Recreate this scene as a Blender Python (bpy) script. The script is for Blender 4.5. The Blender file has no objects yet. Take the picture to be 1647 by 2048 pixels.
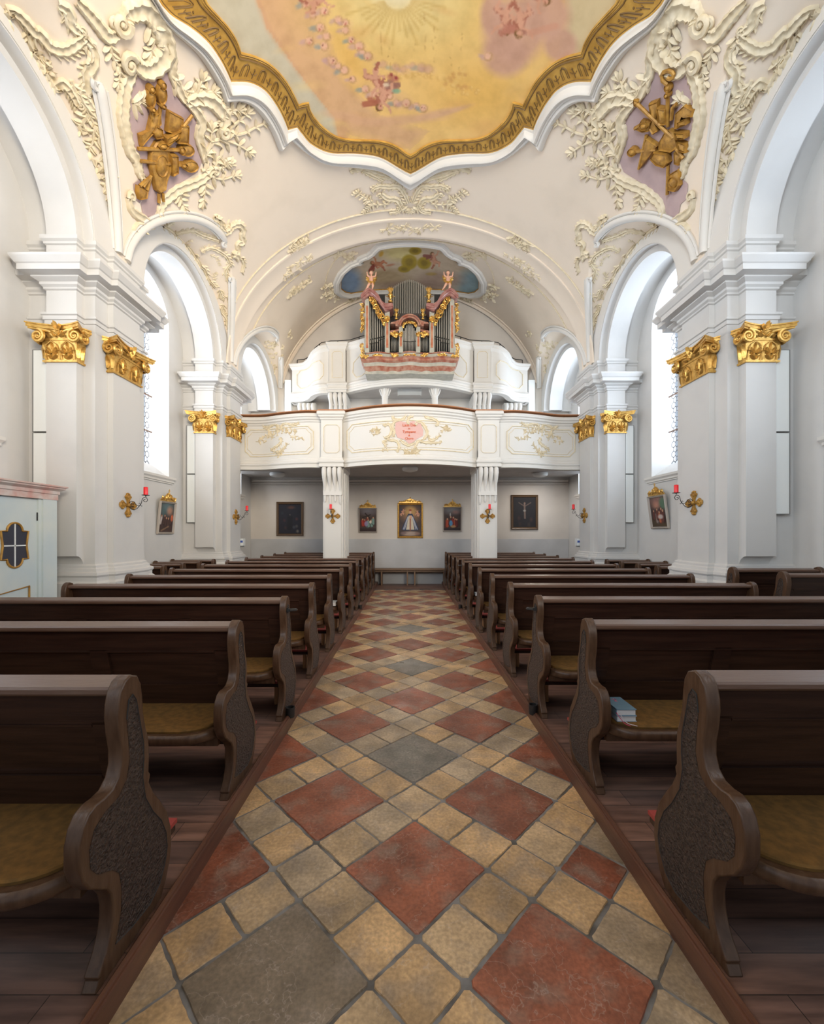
import bpy, math, random
from mathutils import Vector, Matrix, noise
from mathutils.geometry import delaunay_2d_cdt
SC = bpy.context.scene; COL = SC.collection
PI = math.pi
# ---------------- camera ----------------
CX, CZ, F = -0.03, 1.45, 837.0
VX, VY = 817.0, 1069.0
cd = bpy.data.cameras.new('camera'); cam = bpy.data.objects.new('camera', cd); COL.objects.link(cam)
cam.location = (CX, 0, CZ); cam.rotation_euler = (PI/2, 0, 0)
cd.sensor_fit = 'HORIZONTAL'; cd.sensor_width = 36; cd.lens = F/1647*36
cd.shift_x = (823.5-VX)/1647; cd.shift_y = (VY-1024)/1647
cd.clip_start = 0.05; cd.clip_end = 200
SC.camera = cam
# ---------------- look, world, daylight ----------------
SC.view_settings.view_transform = 'Standard'; SC.view_settings.look = 'None'
SC.view_settings.gamma = 1; SC.view_settings.use_curve_mapping = False
SC.view_settings.exposure = 0.32
w = bpy.data.worlds.new('sky'); SC.world = w; w.use_nodes = True
w.node_tree.nodes['Background'].inputs[0].default_value = (0.80, 0.90, 1.0, 1)
w.node_tree.nodes['Background'].inputs[1].default_value = .45
SC.cycles.max_bounces = 7; SC.cycles.diffuse_bounces = 5; SC.cycles.glossy_bounces = 3
SC.cycles.transparent_max_bounces = 8; SC.cycles.caustics_reflective = False; SC.cycles.caustics_refractive = False
SC.cycles.sample_clamp_indirect = 6; SC.cycles.use_denoising = True
def area(name, loc, rot, sx, sy, power, color):
    l = bpy.data.lights.new(name, 'AREA'); l.shape = 'RECTANGLE'; l.size = sx; l.size_y = sy
    l.energy = power; l.color = color
    o = bpy.data.objects.new(name, l); COL.objects.link(o); o.location = loc; o.rotation_euler = rot
    return o
BAYS = [0.35, 3.83, 7.31, 10.79]
for k, yc in enumerate(BAYS):          # daylight outside each window, left and right
    area('window_daylight', (-5.45, yc, 4.5), (0, -PI/2, 0), 3.4, 1.5, (70, 110, 190, 150)[k], (.94, .965, 1))
    area('window_daylight', (5.45, yc, 4.5), (0, PI/2, 0), 3.4, 1.5, (70, 110, 190, 150)[k], (.84, .915, 1))
# added fill lights for unseen choir windows, high up behind the camera
def choir(loc, rot, sx, sy, p, c, sp):
    o = area('choir_fill', loc, rot, sx, sy, p, c); o.data.spread = math.radians(sp)
choir((3.0, -3.0, 5.0), (PI/2+.10, 0, .50), 3.4, 3.6, 210, (1, .90, .76), 72)
choir((-3.0, -3.0, 4.8), (PI/2+.06, 0, -.50), 3, 3.6, 100, (.82, .91, 1), 72)
# ---------------- materials ----------------
def srgb(r, g, b):
    f = lambda c: (c/255/12.92) if c <= 10 else ((c/255+.055)/1.055)**2.4
    return (f(r), f(g), f(b), 1)
MATS = {}
def mat(name, c=None, rough=.6, metal=0, c2=None, scale=3.0, amt=(.35, .65), bump=0, bscale=20, attr=None, stretch=None, detail=5, spec=.5):
    if name in MATS: return MATS[name]
    m = bpy.data.materials.new(name); m.use_nodes = True; nt = m.node_tree; n = nt.nodes; L = nt.links
    b = n['Principled BSDF']; b.inputs['Roughness'].default_value = rough; b.inputs['Metallic'].default_value = metal
    b.inputs['Specular IOR Level'].default_value = spec
    b.inputs['Base Color'].default_value = c
    tc = n.new('ShaderNodeTexCoord'); vec = tc.outputs['Object']
    if stretch:
        mp = n.new('ShaderNodeMapping'); mp.inputs['Scale'].default_value = stretch; L.new(vec, mp.inputs[0]); vec = mp.outputs[0]
    col = None
    if attr:
        a = n.new('ShaderNodeAttribute'); a.attribute_name = attr; col = a.outputs['Color']; L.new(col, b.inputs['Base Color'])
    if c2:
        t = n.new('ShaderNodeTexNoise'); t.inputs['Scale'].default_value = scale; t.inputs['Detail'].default_value = detail
        L.new(vec, t.inputs['Vector'])
        r = n.new('ShaderNodeMapRange'); r.inputs[1].default_value = amt[0]; r.inputs[2].default_value = amt[1]
        L.new(t.outputs[0], r.inputs[0])
        mx = n.new('ShaderNodeMix'); mx.data_type = 'RGBA'
        L.new(r.outputs[0], mx.inputs[0]); mx.inputs[6].default_value = c; mx.inputs[7].default_value = c2
        if attr:
            mm = n.new('ShaderNodeMix'); mm.data_type = 'RGBA'; mm.blend_type = 'MULTIPLY'; mm.inputs[0].default_value = 1
            L.new(col, mm.inputs[6]); L.new(mx.outputs[2], mm.inputs[7]); L.new(mm.outputs[2], b.inputs['Base Color'])
        else: L.new(mx.outputs[2], b.inputs['Base Color'])
    if bump:
        t = n.new('ShaderNodeTexNoise'); t.inputs['Scale'].default_value = bscale; t.inputs['Detail'].default_value = 6
        L.new(vec, t.inputs['Vector']); bp = n.new('ShaderNodeBump'); bp.inputs['Strength'].default_value = bump
        bp.inputs['Distance'].default_value = .01; L.new(t.outputs[0], bp.inputs['Height']); L.new(bp.outputs[0], b.inputs['Normal'])
    MATS[name] = m; return m
plaster = mat('plaster', (.68, .65, .60, 1), .85, c2=(.66, .645, .625, 1), scale=.9, amt=(.45, .75), bump=.06, bscale=8)
pier_m = mat('pier_plaster', (.62, .605, .58, 1), .8, c2=(.55, .54, .525, 1), scale=1.4, amt=(.5, .8), bump=.05, bscale=9)
vault_m = mat('vault_plaster', (.80, .69, .565, 1), .85, c2=(.73, .63, .51, 1), scale=1.6, amt=(.5, .8), bump=.06, bscale=7)
white = mat('white_paint', (.68, .655, .61, 1), .6)
cream = mat('cream_stucco', (.76, .67, .50, 1), .65, c2=(.66, .56, .38, 1), scale=14)
wallg = mat('grey_wall', (.64, .585, .52, 1), .85, c2=(.55, .50, .45, 1), scale=1.1, amt=(.4, .7))
gold = mat('gold_leaf', (.76, .47, .13, 1), .36, .7, c2=(.56, .31, .07, 1), scale=25, bump=.3, bscale=60)
gold_p = mat('gold_paint', (.50, .27, .05, 1), .5, .25, c2=(.30, .15, .03, 1), scale=18, bump=.3, bscale=50)
gold_b = mat('gold_band', (.60, .35, .07, 1), .6, 0, c2=(.42, .22, .03, 1), scale=7, bump=.15, bscale=30)
gold_d = mat('brown_paint', (.16, .085, .02, 1), .6)
pinkp = mat('mauve_plaster', (.50, .37, .36, 1), .85, c2=(.42, .31, .31, 1), scale=4)
wood = mat('dark_wood', (.027, .0125, .0085, 1), .30, c2=(.046, .021, .013, 1), scale=5, stretch=(.6, 9, 9), bump=.10, bscale=9, spec=.32)
wood_e = mat('worn_wood', (.062, .029, .014, 1), .36, c2=(.095, .050, .027, 1), scale=7, stretch=(6, 6, 1.2), bump=.2, bscale=9, spec=.4)
carve = mat('carved_wood', (.030, .017, .012, 1), .34, c2=(.085, .05, .035, 1), scale=55, bump=2.5, bscale=95)
cap_m = mat('sheen_rail_wood', (.11, .054, .033, 1), .33, c2=(.13, .075, .05, 1), scale=5, stretch=(1, 14, 14), bump=.1)  # cap rails paler than the pew wood: window reflections put into the colour
kerb_m = mat('kerb_wood', (.135, .055, .030, 1), .38, c2=(.09, .036, .021, 1), scale=4, stretch=(6, .6, 6), bump=.12)
cushion = mat('ochre_felt', (.20, .102, .030, 1), .95, c2=(.13, .072, .025, 1), scale=30, spec=.1)
redpad = mat('red_leather', (.33, .045, .035, 1), .5)
lightwood = mat('light_wood', (.42, .20, .08, 1), .5)
black = mat('black_iron', (.015, .014, .014, 1), .45)
red = mat('red_wax', (.80, .01, .015, 1), .35)
marble_r = mat('red_marble', (.40, .11, .05, 1), .3, c2=(.50, .25, .15, 1), scale=7, detail=8)
marble_p = mat('pink_marble', (.30, .09, .055, 1), .3, c2=(.42, .24, .17, 1), scale=9, detail=8)
marble_c = mat('pale_pink_marble', (.58, .32, .27, 1), .35, c2=(.64, .55, .50, 1), scale=8, detail=8)
marble_g = mat('grey_marble', (.36, .35, .29, 1), .35, c2=(.47, .45, .38, 1), scale=8, detail=8)
pipe_m = mat('tin_pipe', (.42, .40, .35, 1), .35, .35)
dark = mat('dark_recess', (.02, .018, .016, 1), .8)
skin = mat('painted_skin', (.72, .40, .28, 1), .45)
mauve_s = mat('mauve_marble', (.25, .085, .075, 1), .3, c2=(.40, .21, .18, 1), scale=9, detail=8)
paint = mat('painted_surface', (1, 1, 1, 1), .7, attr='tint', c2=(.86, .85, .82, 1), scale=9, amt=(.4, .7))
fresco_m = mat('fresco', (1, 1, 1, 1), .85, attr='tint', c2=(.84, .82, .78, 1), scale=5, amt=(.4, .75), detail=9)
steel = mat('white_enamel', (.80, .82, .80, 1), .35)
grey_f = mat('grey_metal', (.20, .20, .19, 1), .4)
lead = mat('lead', (.20, .20, .21, 1), .5)
copper = mat('copper_rail', (.40, .17, .07, 1), .45)
# paler blue-green paint of the confessional
conf_m = mat('pale_blue_paint', (.52, .60, .62, 1), .55, c2=(.62, .66, .62, 1), scale=2.5)
def special_mats():
    # glass: clear pane with a faint reflection
    m = bpy.data.materials.new('clear_glass'); m.use_nodes = True; nt = m.node_tree; n = nt.nodes
    n.remove(n['Principled BSDF']); tr = n.new('ShaderNodeBsdfTransparent'); gl = n.new('ShaderNodeBsdfGlossy')
    tr.inputs[0].default_value = (.93, .96, 1, 1); gl.inputs['Roughness'].default_value = .1
    mx = n.new('ShaderNodeMixShader'); mx.inputs[0].default_value = .06
    nt.links.new(tr.outputs[0], mx.inputs[1]); nt.links.new(gl.outputs[0], mx.inputs[2])
    nt.links.new(mx.outputs[0], n['Material Output'].inputs[0]); MATS['glass'] = m
    # plank floor
    m = mat('plank_floor', (.16, .095, .07, 1), .42, bump=.1, bscale=12)
    n = m.node_tree.nodes; L = m.node_tree.links; b = n['Principled BSDF']
    tc = n.new('ShaderNodeTexCoord'); br = n.new('ShaderNodeTexBrick')
    br.inputs['Scale'].default_value = 1; br.inputs['Brick Width'].default_value = 1.1; br.inputs['Row Height'].default_value = .125
    br.inputs['Mortar Size'].default_value = .0015; br.inputs['Color1'].default_value = (.19, .10, .07, 1)
    br.inputs['Color2'].default_value = (.11, .062, .048, 1); br.inputs['Mortar'].default_value = (.02, .013, .01, 1)
    L.new(tc.outputs['Object'], br.inputs['Vector'])
    t = n.new('ShaderNodeTexNoise'); t.inputs['Scale'].default_value = 3; t.inputs['Detail'].default_value = 8
    mp = n.new('ShaderNodeMapping'); mp.inputs['Scale'].default_value = (1, 9, 1)
    L.new(tc.outputs['Object'], mp.inputs[0]); L.new(mp.outputs[0], t.inputs['Vector'])
    r = n.new('ShaderNodeMapRange'); r.inputs[1].default_value = .35; r.inputs[2].default_value = .65; r.inputs[3].default_value = .65; r.inputs[4].default_value = 1.35
    L.new(t.outputs[0], r.inputs[0])
    vm = n.new('ShaderNodeVectorMath'); vm.operation = 'SCALE'; L.new(br.outputs[0], vm.inputs[0]); L.new(r.outputs[0], vm.inputs['Scale'])
    L.new(vm.outputs[0], b.inputs['Base Color'])
    # stone tiles: per-tile tint, blotches, pale scratches and veins
    m = mat('stone_tile', (1, 1, 1, 1), .42, attr='tint', bump=.35, bscale=26)
    n = m.node_tree.nodes; L = m.node_tree.links; b = n['Principled BSDF']; at = [x for x in n if x.type == 'ATTRIBUTE'][0]
    tc = n.new('ShaderNodeTexCoord')
    def noi(s, d, lo, hi, a, c):
        t = n.new('ShaderNodeTexNoise'); t.inputs['Scale'].default_value = s; t.inputs['Detail'].default_value = d
        L.new(tc.outputs['Object'], t.inputs['Vector']); r = n.new('ShaderNodeMapRange')
        for i, v in zip((1, 2, 3, 4), (lo, hi, a, c)): r.inputs[i].default_value = v
        L.new(t.outputs[0], r.inputs[0]); return r.outputs[0], t
    f1, _ = noi(4.5, 9, .3, .7, .62, 1.36)
    s1 = n.new('ShaderNodeVectorMath'); s1.operation = 'SCALE'; L.new(at.outputs['Color'], s1.inputs[0]); L.new(f1, s1.inputs['Scale'])
    f2, _ = noi(7, 9, .50, .68, 0, .55)
    m1 = n.new('ShaderNodeMix'); m1.data_type = 'RGBA'; L.new(f2, m1.inputs[0]); L.new(s1.outputs[0], m1.inputs[6]); m1.inputs[7].default_value = (.25, .20, .155, 1)
    v = n.new('ShaderNodeTexVoronoi'); v.feature = 'DISTANCE_TO_EDGE'; v.inputs['Scale'].default_value = 3.2
    wv, tt = noi(4, 5, 0, 1, 0, 1)
    ad = n.new('ShaderNodeVectorMath'); ad.operation = 'ADD'; L.new(tc.outputs['Object'], ad.inputs[0]); L.new(tt.outputs['Color'], ad.inputs[1]); L.new(ad.outputs[0], v.inputs['Vector'])
    r = n.new('ShaderNodeMapRange'); r.inputs[1].default_value = 0; r.inputs[2].default_value = .012; r.inputs[3].default_value = .30; r.inputs[4].default_value = 0
    L.new(v.outputs['Distance'], r.inputs[0]); m2 = n.new('ShaderNodeMix'); m2.data_type = 'RGBA'
    L.new(r.outputs[0], m2.inputs[0]); L.new(m1.outputs[2], m2.inputs[6]); m2.inputs[7].default_value = (.50, .42, .36, 1)
    f3, _ = noi(70, 4, .35, .7, .8, 1.2)
    s3 = n.new('ShaderNodeVectorMath'); s3.operation = 'SCALE'; L.new(m2.outputs[2], s3.inputs[0]); L.new(f3, s3.inputs['Scale'])
    L.new(s3.outputs[0], b.inputs['Base Color'])
    rr, _ = noi(5, 5, .3, .7, .27, .52); L.new(rr, b.inputs['Roughness'])
special_mats()
# ---------------- mesh helpers ----------------
class MB:
    def __init__(s, T=None): s.v = []; s.f = []; s.m = []; s.c = []; s.T = T
    def add(s, vs, fs, mi=0, col=None):
        o = len(s.v)
        for p in vs:
            p = Vector(p); s.v.append(s.T(p) if s.T else p)
        for f in fs: s.f.append([o+i for i in f]); s.m.append(mi); s.c.append(col)
    def box(s, x0, x1, y0, y1, z0, z1, mi=0, col=None):
        vs = [(x, y, z) for z in (z0, z1) for y in (y0, y1) for x in (x0, x1)]
        s.add(vs, [(0, 2, 3, 1), (4, 5, 7, 6), (0, 1, 5, 4), (2, 6, 7, 3), (0, 4, 6, 2), (1, 3, 7, 5)], mi, col)
    def prism(s, poly, a, b, f, mi=0, col=None):        # poly of 2D points; f(u,v,w) -> 3D
        n = len(poly); vs = [f(u, v, a) for u, v in poly]+[f(u, v, b) for u, v in poly]
        s.add(vs, [list(range(n))[::-1], list(range(n, 2*n))]+[(i, (i+1) % n, n+(i+1) % n, n+i) for i in range(n)], mi, col)
    def tube(s, path, r, n=6, mi=0, flat=None, caps=True):
        path = [Vector(p) for p in path]; k = len(path)
        if k < 2: return
        rs = r if isinstance(r, (list, tuple)) else [r]*k
        up = Vector((0, 0, 1)); vs = []; prev = None
        for i in range(k):
            t = (path[min(i+1, k-1)]-path[max(i-1, 0)])
            if t.length < 1e-9: t = Vector((0, 0, 1))
            t.normalize()
            if prev is None:
                a = up if abs(t.dot(up)) < .9 else Vector((1, 0, 0)); u = (a-t*a.dot(t)).normalized()
            else: u = (prev-t*prev.dot(t)).normalized() if (prev-t*prev.dot(t)).length > 1e-6 else prev
            prev = u; w_ = t.cross(u)
            for j in range(n):
                a = 2*PI*j/n; vs.append(path[i]+(u*math.cos(a)+w_*math.sin(a))*rs[i])
        fs = [(i*n+j, i*n+(j+1) % n, (i+1)*n+(j+1) % n, (i+1)*n+j) for i in range(k-1) for j in range(n)]
        if caps: fs += [list(range(n))[::-1], [(k-1)*n+j for j in range(n)]]
        s.add(vs, fs, mi)
    def lathe(s, prof, c, n=12, axis='z', mi=0, col=None):
        vs = []; c = Vector(c)
        for r, z in prof:
            for j in range(n):
                a = 2*PI*j/n; p = (r*math.cos(a), r*math.sin(a), z)
                if axis == 'y': p = (p[0], p[2], p[1])
                if axis == 'x': p = (p[2], p[0], p[1])
                vs.append(c+Vector(p))
        k = len(prof)
        s.add(vs, [(i*n+j, i*n+(j+1) % n, (i+1)*n+(j+1) % n, (i+1)*n+j) for i in range(k-1) for j in range(n)]+[list(range(n))[::-1], [(k-1)*n+j for j in range(n)]], mi, col)
    def ball(s, c, r, n=8, mi=0, sc=(1, 1, 1), col=None):
        vs = []; k = n//2+1
        for i in range(k+1):
            t = PI*i/k
            for j in range(n):
                a = 2*PI*j/n; vs.append((c[0]+r*sc[0]*math.sin(t)*math.cos(a), c[1]+r*sc[1]*math.sin(t)*math.sin(a), c[2]+r*sc[2]*math.cos(t)))
        s.add(vs, [(i*n+j, (i+1)*n+j, (i+1)*n+(j+1) % n, i*n+(j+1) % n) for i in range(k) for j in range(n)], mi, col)
    def grid(s, rows, mi=0, closed=False, col=None):     # rows of equal-length point lists
        k = len(rows); n = len(rows[0]); vs = [p for r in rows for p in r]; m_ = n if closed else n-1
        s.add(vs, [(i*n+j, i*n+(j+1) % n, (i+1)*n+(j+1) % n, (i+1)*n+j) for i in range(k-1) for j in range(m_)], mi, col)
    def build(s, name, mats, parent=None, smooth=None, vcol=None):
        me = bpy.data.meshes.new(name); me.from_pydata([tuple(p) for p in s.v], [], s.f)
        for m_ in (mats if isinstance(mats, (list, tuple)) else [mats]): me.materials.append(m_)
        me.polygons.foreach_set('material_index', s.m)
        if vcol or any(c is not None for c in s.c):
            ca = me.color_attributes.new('tint', 'FLOAT_COLOR', 'POINT' if vcol else 'CORNER')
            if vcol:
                ca.data.foreach_set('color', [x for c in vcol for x in (c[0], c[1], c[2], 1)])
            else:
                flat = []
                for p, c in zip(me.polygons, s.c):
                    c = c or (1, 1, 1); flat += [c[0], c[1], c[2], 1]*p.loop_total
                ca.data.foreach_set('color', flat)
        me.validate(); me.update()
        import bmesh
        bm = bmesh.new(); bm.from_mesh(me)
        if smooth is None or smooth > 0 or smooth == -1:
            if smooth != -1: bmesh.ops.recalc_face_normals(bm, faces=bm.faces)
        bm.to_mesh(me); bm.free()
        if smooth:
            me.shade_smooth()
            if smooth > 0: me.set_sharp_from_angle(angle=math.radians(smooth))
        o = bpy.data.objects.new(name, me); COL.objects.link(o)
        if parent: o.parent = parent
        return o
def tag(o, label=None, cat=None, group=None, kind=None):
    if label: o['label'] = label
    if cat: o['category'] = cat
    if group: o['group'] = group
    if kind: o['kind'] = kind
    return o
def thing(name, label, cat, group=None, loc=(0, 0, 0)):
    o = bpy.data.objects.new(name, None); COL.objects.link(o); o.location = loc; o.empty_display_size = .1
    return tag(o, label, cat, group)
def put(o, parent_loc):   # shift mesh data so that the child's geometry stays in world place under an empty at parent_loc
    o.data.transform(Matrix.Translation(-Vector(parent_loc)))
def copy_tree(o, parent=None):
    c = o.copy(); COL.objects.link(c); c.parent = parent
    for ch in list(o.children): copy_tree(ch, c)
    return c
def mirror(p): return Vector((-p[0], p[1], p[2]))
def catmull(pts, n=6, closed=False):
    P = [Vector(p) for p in pts]; k = len(P); out = []
    if k < 3: return P
    for i in range(k if closed else k-1):
        p0 = P[i-1] if (i > 0 or closed) else P[0]*2-P[1]; p1 = P[i]; p2 = P[(i+1) % k]
        p3 = P[(i+2) % k] if (i+2 < k or closed) else P[-1]*2-P[-2]
        for j in range(n):
            t = j/n; out.append(.5*((2*p1)+(p2-p0)*t+(2*p0-5*p1+4*p2-p3)*t*t+(3*p1-p0-3*p2+p3)*t**3))
    if not closed: out.append(P[-1])
    return out
def resample(P, n):
    P = [Vector(p) for p in P]; L = [0]
    for a, b in zip(P, P[1:]): L.append(L[-1]+(b-a).length)
    out = []; j = 0
    for i in range(n):
        d = L[-1]*i/(n-1)
        while j < len(P)-2 and L[j+1] < d: j += 1
        t = (d-L[j])/max(1e-9, L[j+1]-L[j]); out.append(P[j].lerp(P[j+1], min(1, max(0, t))))
    return out
def offset_plan(plan, off, closed=True):
    n = len(plan); out = []
    for i in range(n):
        p = Vector(plan[i]).to_2d()
        a = Vector(plan[i-1]).to_2d() if (closed or i > 0) else None
        b = Vector(plan[(i+1) % n]).to_2d() if (closed or i < n-1) else None
        ns = []
        if a is not None:
            d = (p-a).normalized(); ns.append(Vector((d.y, -d.x)))
        if b is not None:
            d = (b-p).normalized(); ns.append(Vector((d.y, -d.x)))
        if len(ns) == 2:
            m_ = ns[0]+ns[1]; m_ = m_/max(.35, m_.dot(m_)/2) if m_.length > 1e-6 else ns[0]
        else: m_ = ns[0]
        out.append((p.x+m_.x*off, p.y+m_.y*off))
    return out
def sweep(mb, plan, rings, closed=True, mi=0, cap=True):   # rings: (outward offset, z)
    rows = []
    for off, z in rings: rows.append([(x, y, z) for x, y in offset_plan(plan, off, closed)])
    mb.grid(rows, mi, closed)
    if cap and closed:
        n = len(plan); mb.add(rows[0], [list(range(n))[::-1]], mi); mb.add(rows[-1], [list(range(n))], mi)
# ================= the vault =================
HW, ZS, Y0, Y1 = 3.85, 5.05, -1.5, 12.3
RL = 1.74
def vb(y):
    if y < 9.3: return 3.03
    t = min(1, (y-9.3)/3.0); return 3.12+.42*t**.8
def main_z(x, y): return ZS+vb(y)*math.sqrt(max(0, 1-(x/HW)**2))
def lun2(x, y):            # the side lunettes widen and rise from the arch to the crease
    t = min(1, max(0, (HW-abs(x))/.58)); R = 1.66+.08*t; H = 1.36+.24*t; z = ZS
    for c in BAYS:
        d = abs(y-c)
        if d < R: z = max(z, ZS+H*math.sqrt(1-(d/R)**2))
    return z
def ceil_z(x, y): return max(main_z(x, y), lun2(x, y)) if abs(x) > 3 else main_z(x, y)
_cx = {}
def crease_x(y):
    k = round(y, 4)
    if k in _cx: return _cx[k]
    a, b = 3.0, HW
    if lun2(HW-1e-4, y) <= ZS+1e-4: 
        _cx[k] = HW; return HW
    for _ in range(30):
        m_ = (a+b)/2
        if main_z(m_, y) > lun2(m_, y): a = m_
        else: b = m_
    _cx[k] = a; return a
def surf(x, y, off=0):     # point on the ceiling, pushed off along the inner normal
    e = .01; p = Vector((x, y, ceil_z(x, y)))
    gx = (ceil_z(x+e, y)-ceil_z(x-e, y))/(2*e) if abs(x) < HW-2*e else (-4 if x > 0 else 4)
    gy = (ceil_z(x, y+e)-ceil_z(x, y-e))/(2*e)
    n = Vector((gx, gy, -1)).normalized(); return p+n*off, n
def ray(px, py):           # where a line of sight meets the ceiling
    kx, kz = (px-VX)/F, (VY-py)/F
    lo = 0.5; y = lo
    while y < 12.3:
        x = CX+kx*y; z = CZ+kz*y
        if abs(x) >= HW: return (math.copysign(HW-.003, x), y)
        if z > ceil_z(x, y): break
        y += .05
    a, b = y-.05, y
    for _ in range(18):
        m = (a+b)/2; x = CX+kx*m
        if abs(x) >= HW or CZ+kz*m > ceil_z(x, m): b = m
        else: a = m
    return (CX+kx*a, a)
def at(px, py, y): return Vector((CX+(px-VX)*y/F, y, CZ+(VY-py)*y/F))
mb = MB()
ys = [Y0+(Y1-Y0)*i/276 for i in range(277)]
rows = []
for y in ys:
    b = vb(y); xs = crease_x(y)
    th = math.acos(min(1, xs/HW))      # ellipse angle of the crease
    right = [(HW*math.sin(a), ZS+b*math.cos(a)) for a in [(PI/2-th)*k/22 for k in range(23)]]
    right += [(xs+(HW-xs)*k/6, lun2(xs+(HW-xs)*k/6, y)) for k in range(1, 7)]
    rows.append([(-x, y, zz) for x, zz in right[:0:-1]]+[(x, y, zz) for x, zz in right])
mb.grid(rows)
o = mb.build('ceiling', vault_m, smooth=-1); o.data.flip_normals(); o.data.shade_smooth(); o.data.set_sharp_from_angle(angle=math.radians(35))
tag(o, 'beige plaster barrel vault with side lunettes', kind='structure')
# ================= outer walls, windows =================
WX, WD, GX = 4.65, .35, 5.01
ww, zsill, zspr = .76, 2.74, 5.36
def wall_side(s, name):
    T = (lambda p: Vector((p[0]*s, p[1], p[2])))
    mb = MB(T); top = 6.9; y = Y0
    N = 16
    for yc in BAYS:
        a, b = yc-ww, yc+ww
        mb.add([(WX, y, 0), (WX, a, 0), (WX, a, top), (WX, y, top)], [(0, 1, 2, 3)])
        mb.add([(WX, a, 0), (WX, b, 0), (WX, b, zsill-.2), (WX, a, zsill-.2)], [(0, 1, 2, 3)])
        arc = [(yc-ww*math.cos(PI*k/N), zspr+ww*math.sin(PI*k/N)) for k in range(N+1)]
        mb.grid([[(WX, u, v) for u, v in arc], [(WX, u, top) for u, v in arc]])
        jamb = [(a, zsill-.2)]+arc+[(b, zsill-.2)]
        mb.grid([[(WX, u, v) for u, v in jamb], [(GX+.1, u, v) for u, v in jamb]])
        mb.add([(WX, a, zsill-.2), (WX, b, zsill-.2), (GX+.1, b, zsill+.14), (GX+.1, a, zsill+.14)], [(0, 1, 2, 3)])
        y = b
    mb.add([(WX, y, 0), (WX, 12.4, 0), (WX, 12.4, top), (WX, y, top)], [(0, 1, 2, 3)])
    mb.add([(GX+.2, Y0, 0), (GX+.2, 12.4, 0), (GX+.2, 12.4, zsill-.2), (GX+.2, Y0, zsill-.2)], [(0, 1, 2, 3)])
    mb.add([(WX, Y0, top), (WX, 12.4, top), (HW-.1, 12.4, top), (HW-.1, Y0, top)], [(0, 1, 2, 3)])
    o = mb.build(name, pier_m); tag(o, 'whitewashed side wall with deep window niches', kind='structure')
    for k, yc in enumerate(BAYS):
        if k == 0: continue
        t = thing('window', '', 'window'); del t['category']; t.name = 'window_%d' % (k+(0 if s < 0 else 3)); t['kind'] = 'structure'
        t['label'] = 'tall arched window of clear leaded hexagon panes'
        g = MB(T); N = 20
        arc = [(yc-ww*math.cos(PI*k2/N), zspr+ww*math.sin(PI*k2/N)) for k2 in range(N+1)]
        poly = [(yc-ww, zsill)]+arc+[(yc+ww, zsill)]
        g.prism(poly, GX, GX+.006, lambda u, v, w_: (w_, u, v)); o = g.build('pane', MATS['glass'], t)
        if k in (1, 2):
            h = MB(T); R = .062
            dy = R*math.sqrt(3); r = 0; z = zsill+.05
            def seg(p, q):
                ins = lambda y_, z_: abs(y_-yc) < ww-.01 and z_ > zsill and (z_ < zspr or (y_-yc)**2+(z_-zspr)**2 < (ww-.01)**2)
                if ins(*p) and ins(*q):
                    dx, dz = q[0]-p[0], q[1]-p[1]; l = math.hypot(dx, dz); nx, nz = -dz/l*.008, dx/l*.008
                    h.prism([(p[0]+nx, p[1]+nz), (q[0]+nx, q[1]+nz), (q[0]-nx, q[1]-nz), (p[0]-nx, p[1]-nz)], GX-.008, GX-.001, lambda u, v, w_: (w_, u, v))
            while z < zspr+ww+.1:
                y_ = yc-ww-.2+(dy/2 if r % 2 else 0)
                while y_ < yc+ww+.2:
                    P = [(y_+R*math.sin(PI/3*j), z+R*math.cos(PI/3*j)) for j in range(4)]
                    for j in range(3): seg(P[j], P[j+1])
                    y_ += dy
                z += 1.5*R; r += 1
            h.build('lead_lattice', lead, t)
            b_ = MB(T)
            for zz in (3.42, 4.1, 4.78, 5.4): b_.box(GX-.03, GX-.01, yc-ww, yc+ww, zz-.012, zz+.012)
            b_.build('saddle_bar', mat('rust_bar', (.20, .12, .08, 1), .6), t)
        sl = MB(T); sweep(sl, [(WX+.03, yc-.86), (WX+.03, yc+.86), (WX-.02, yc+.86), (WX-.02, yc-.86)], [(0, 2.42), (0, 2.44), (.02, 2.45), (.02, 2.48), (.045, 2.51), (.045, 2.55), (0, 2.56)])
        sl.build('window_sill', white, t)
wall_side(-1, 'wall_left'); wall_side(1, 'wall_right')
mb = MB(); mb.box(-4.8, 4.8, 12.25, 12.4, 0, 8.9); o = mb.build('wall_back', wallg); tag(o, 'pale grey end wall behind the pews and the organ', kind='structure')
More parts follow.
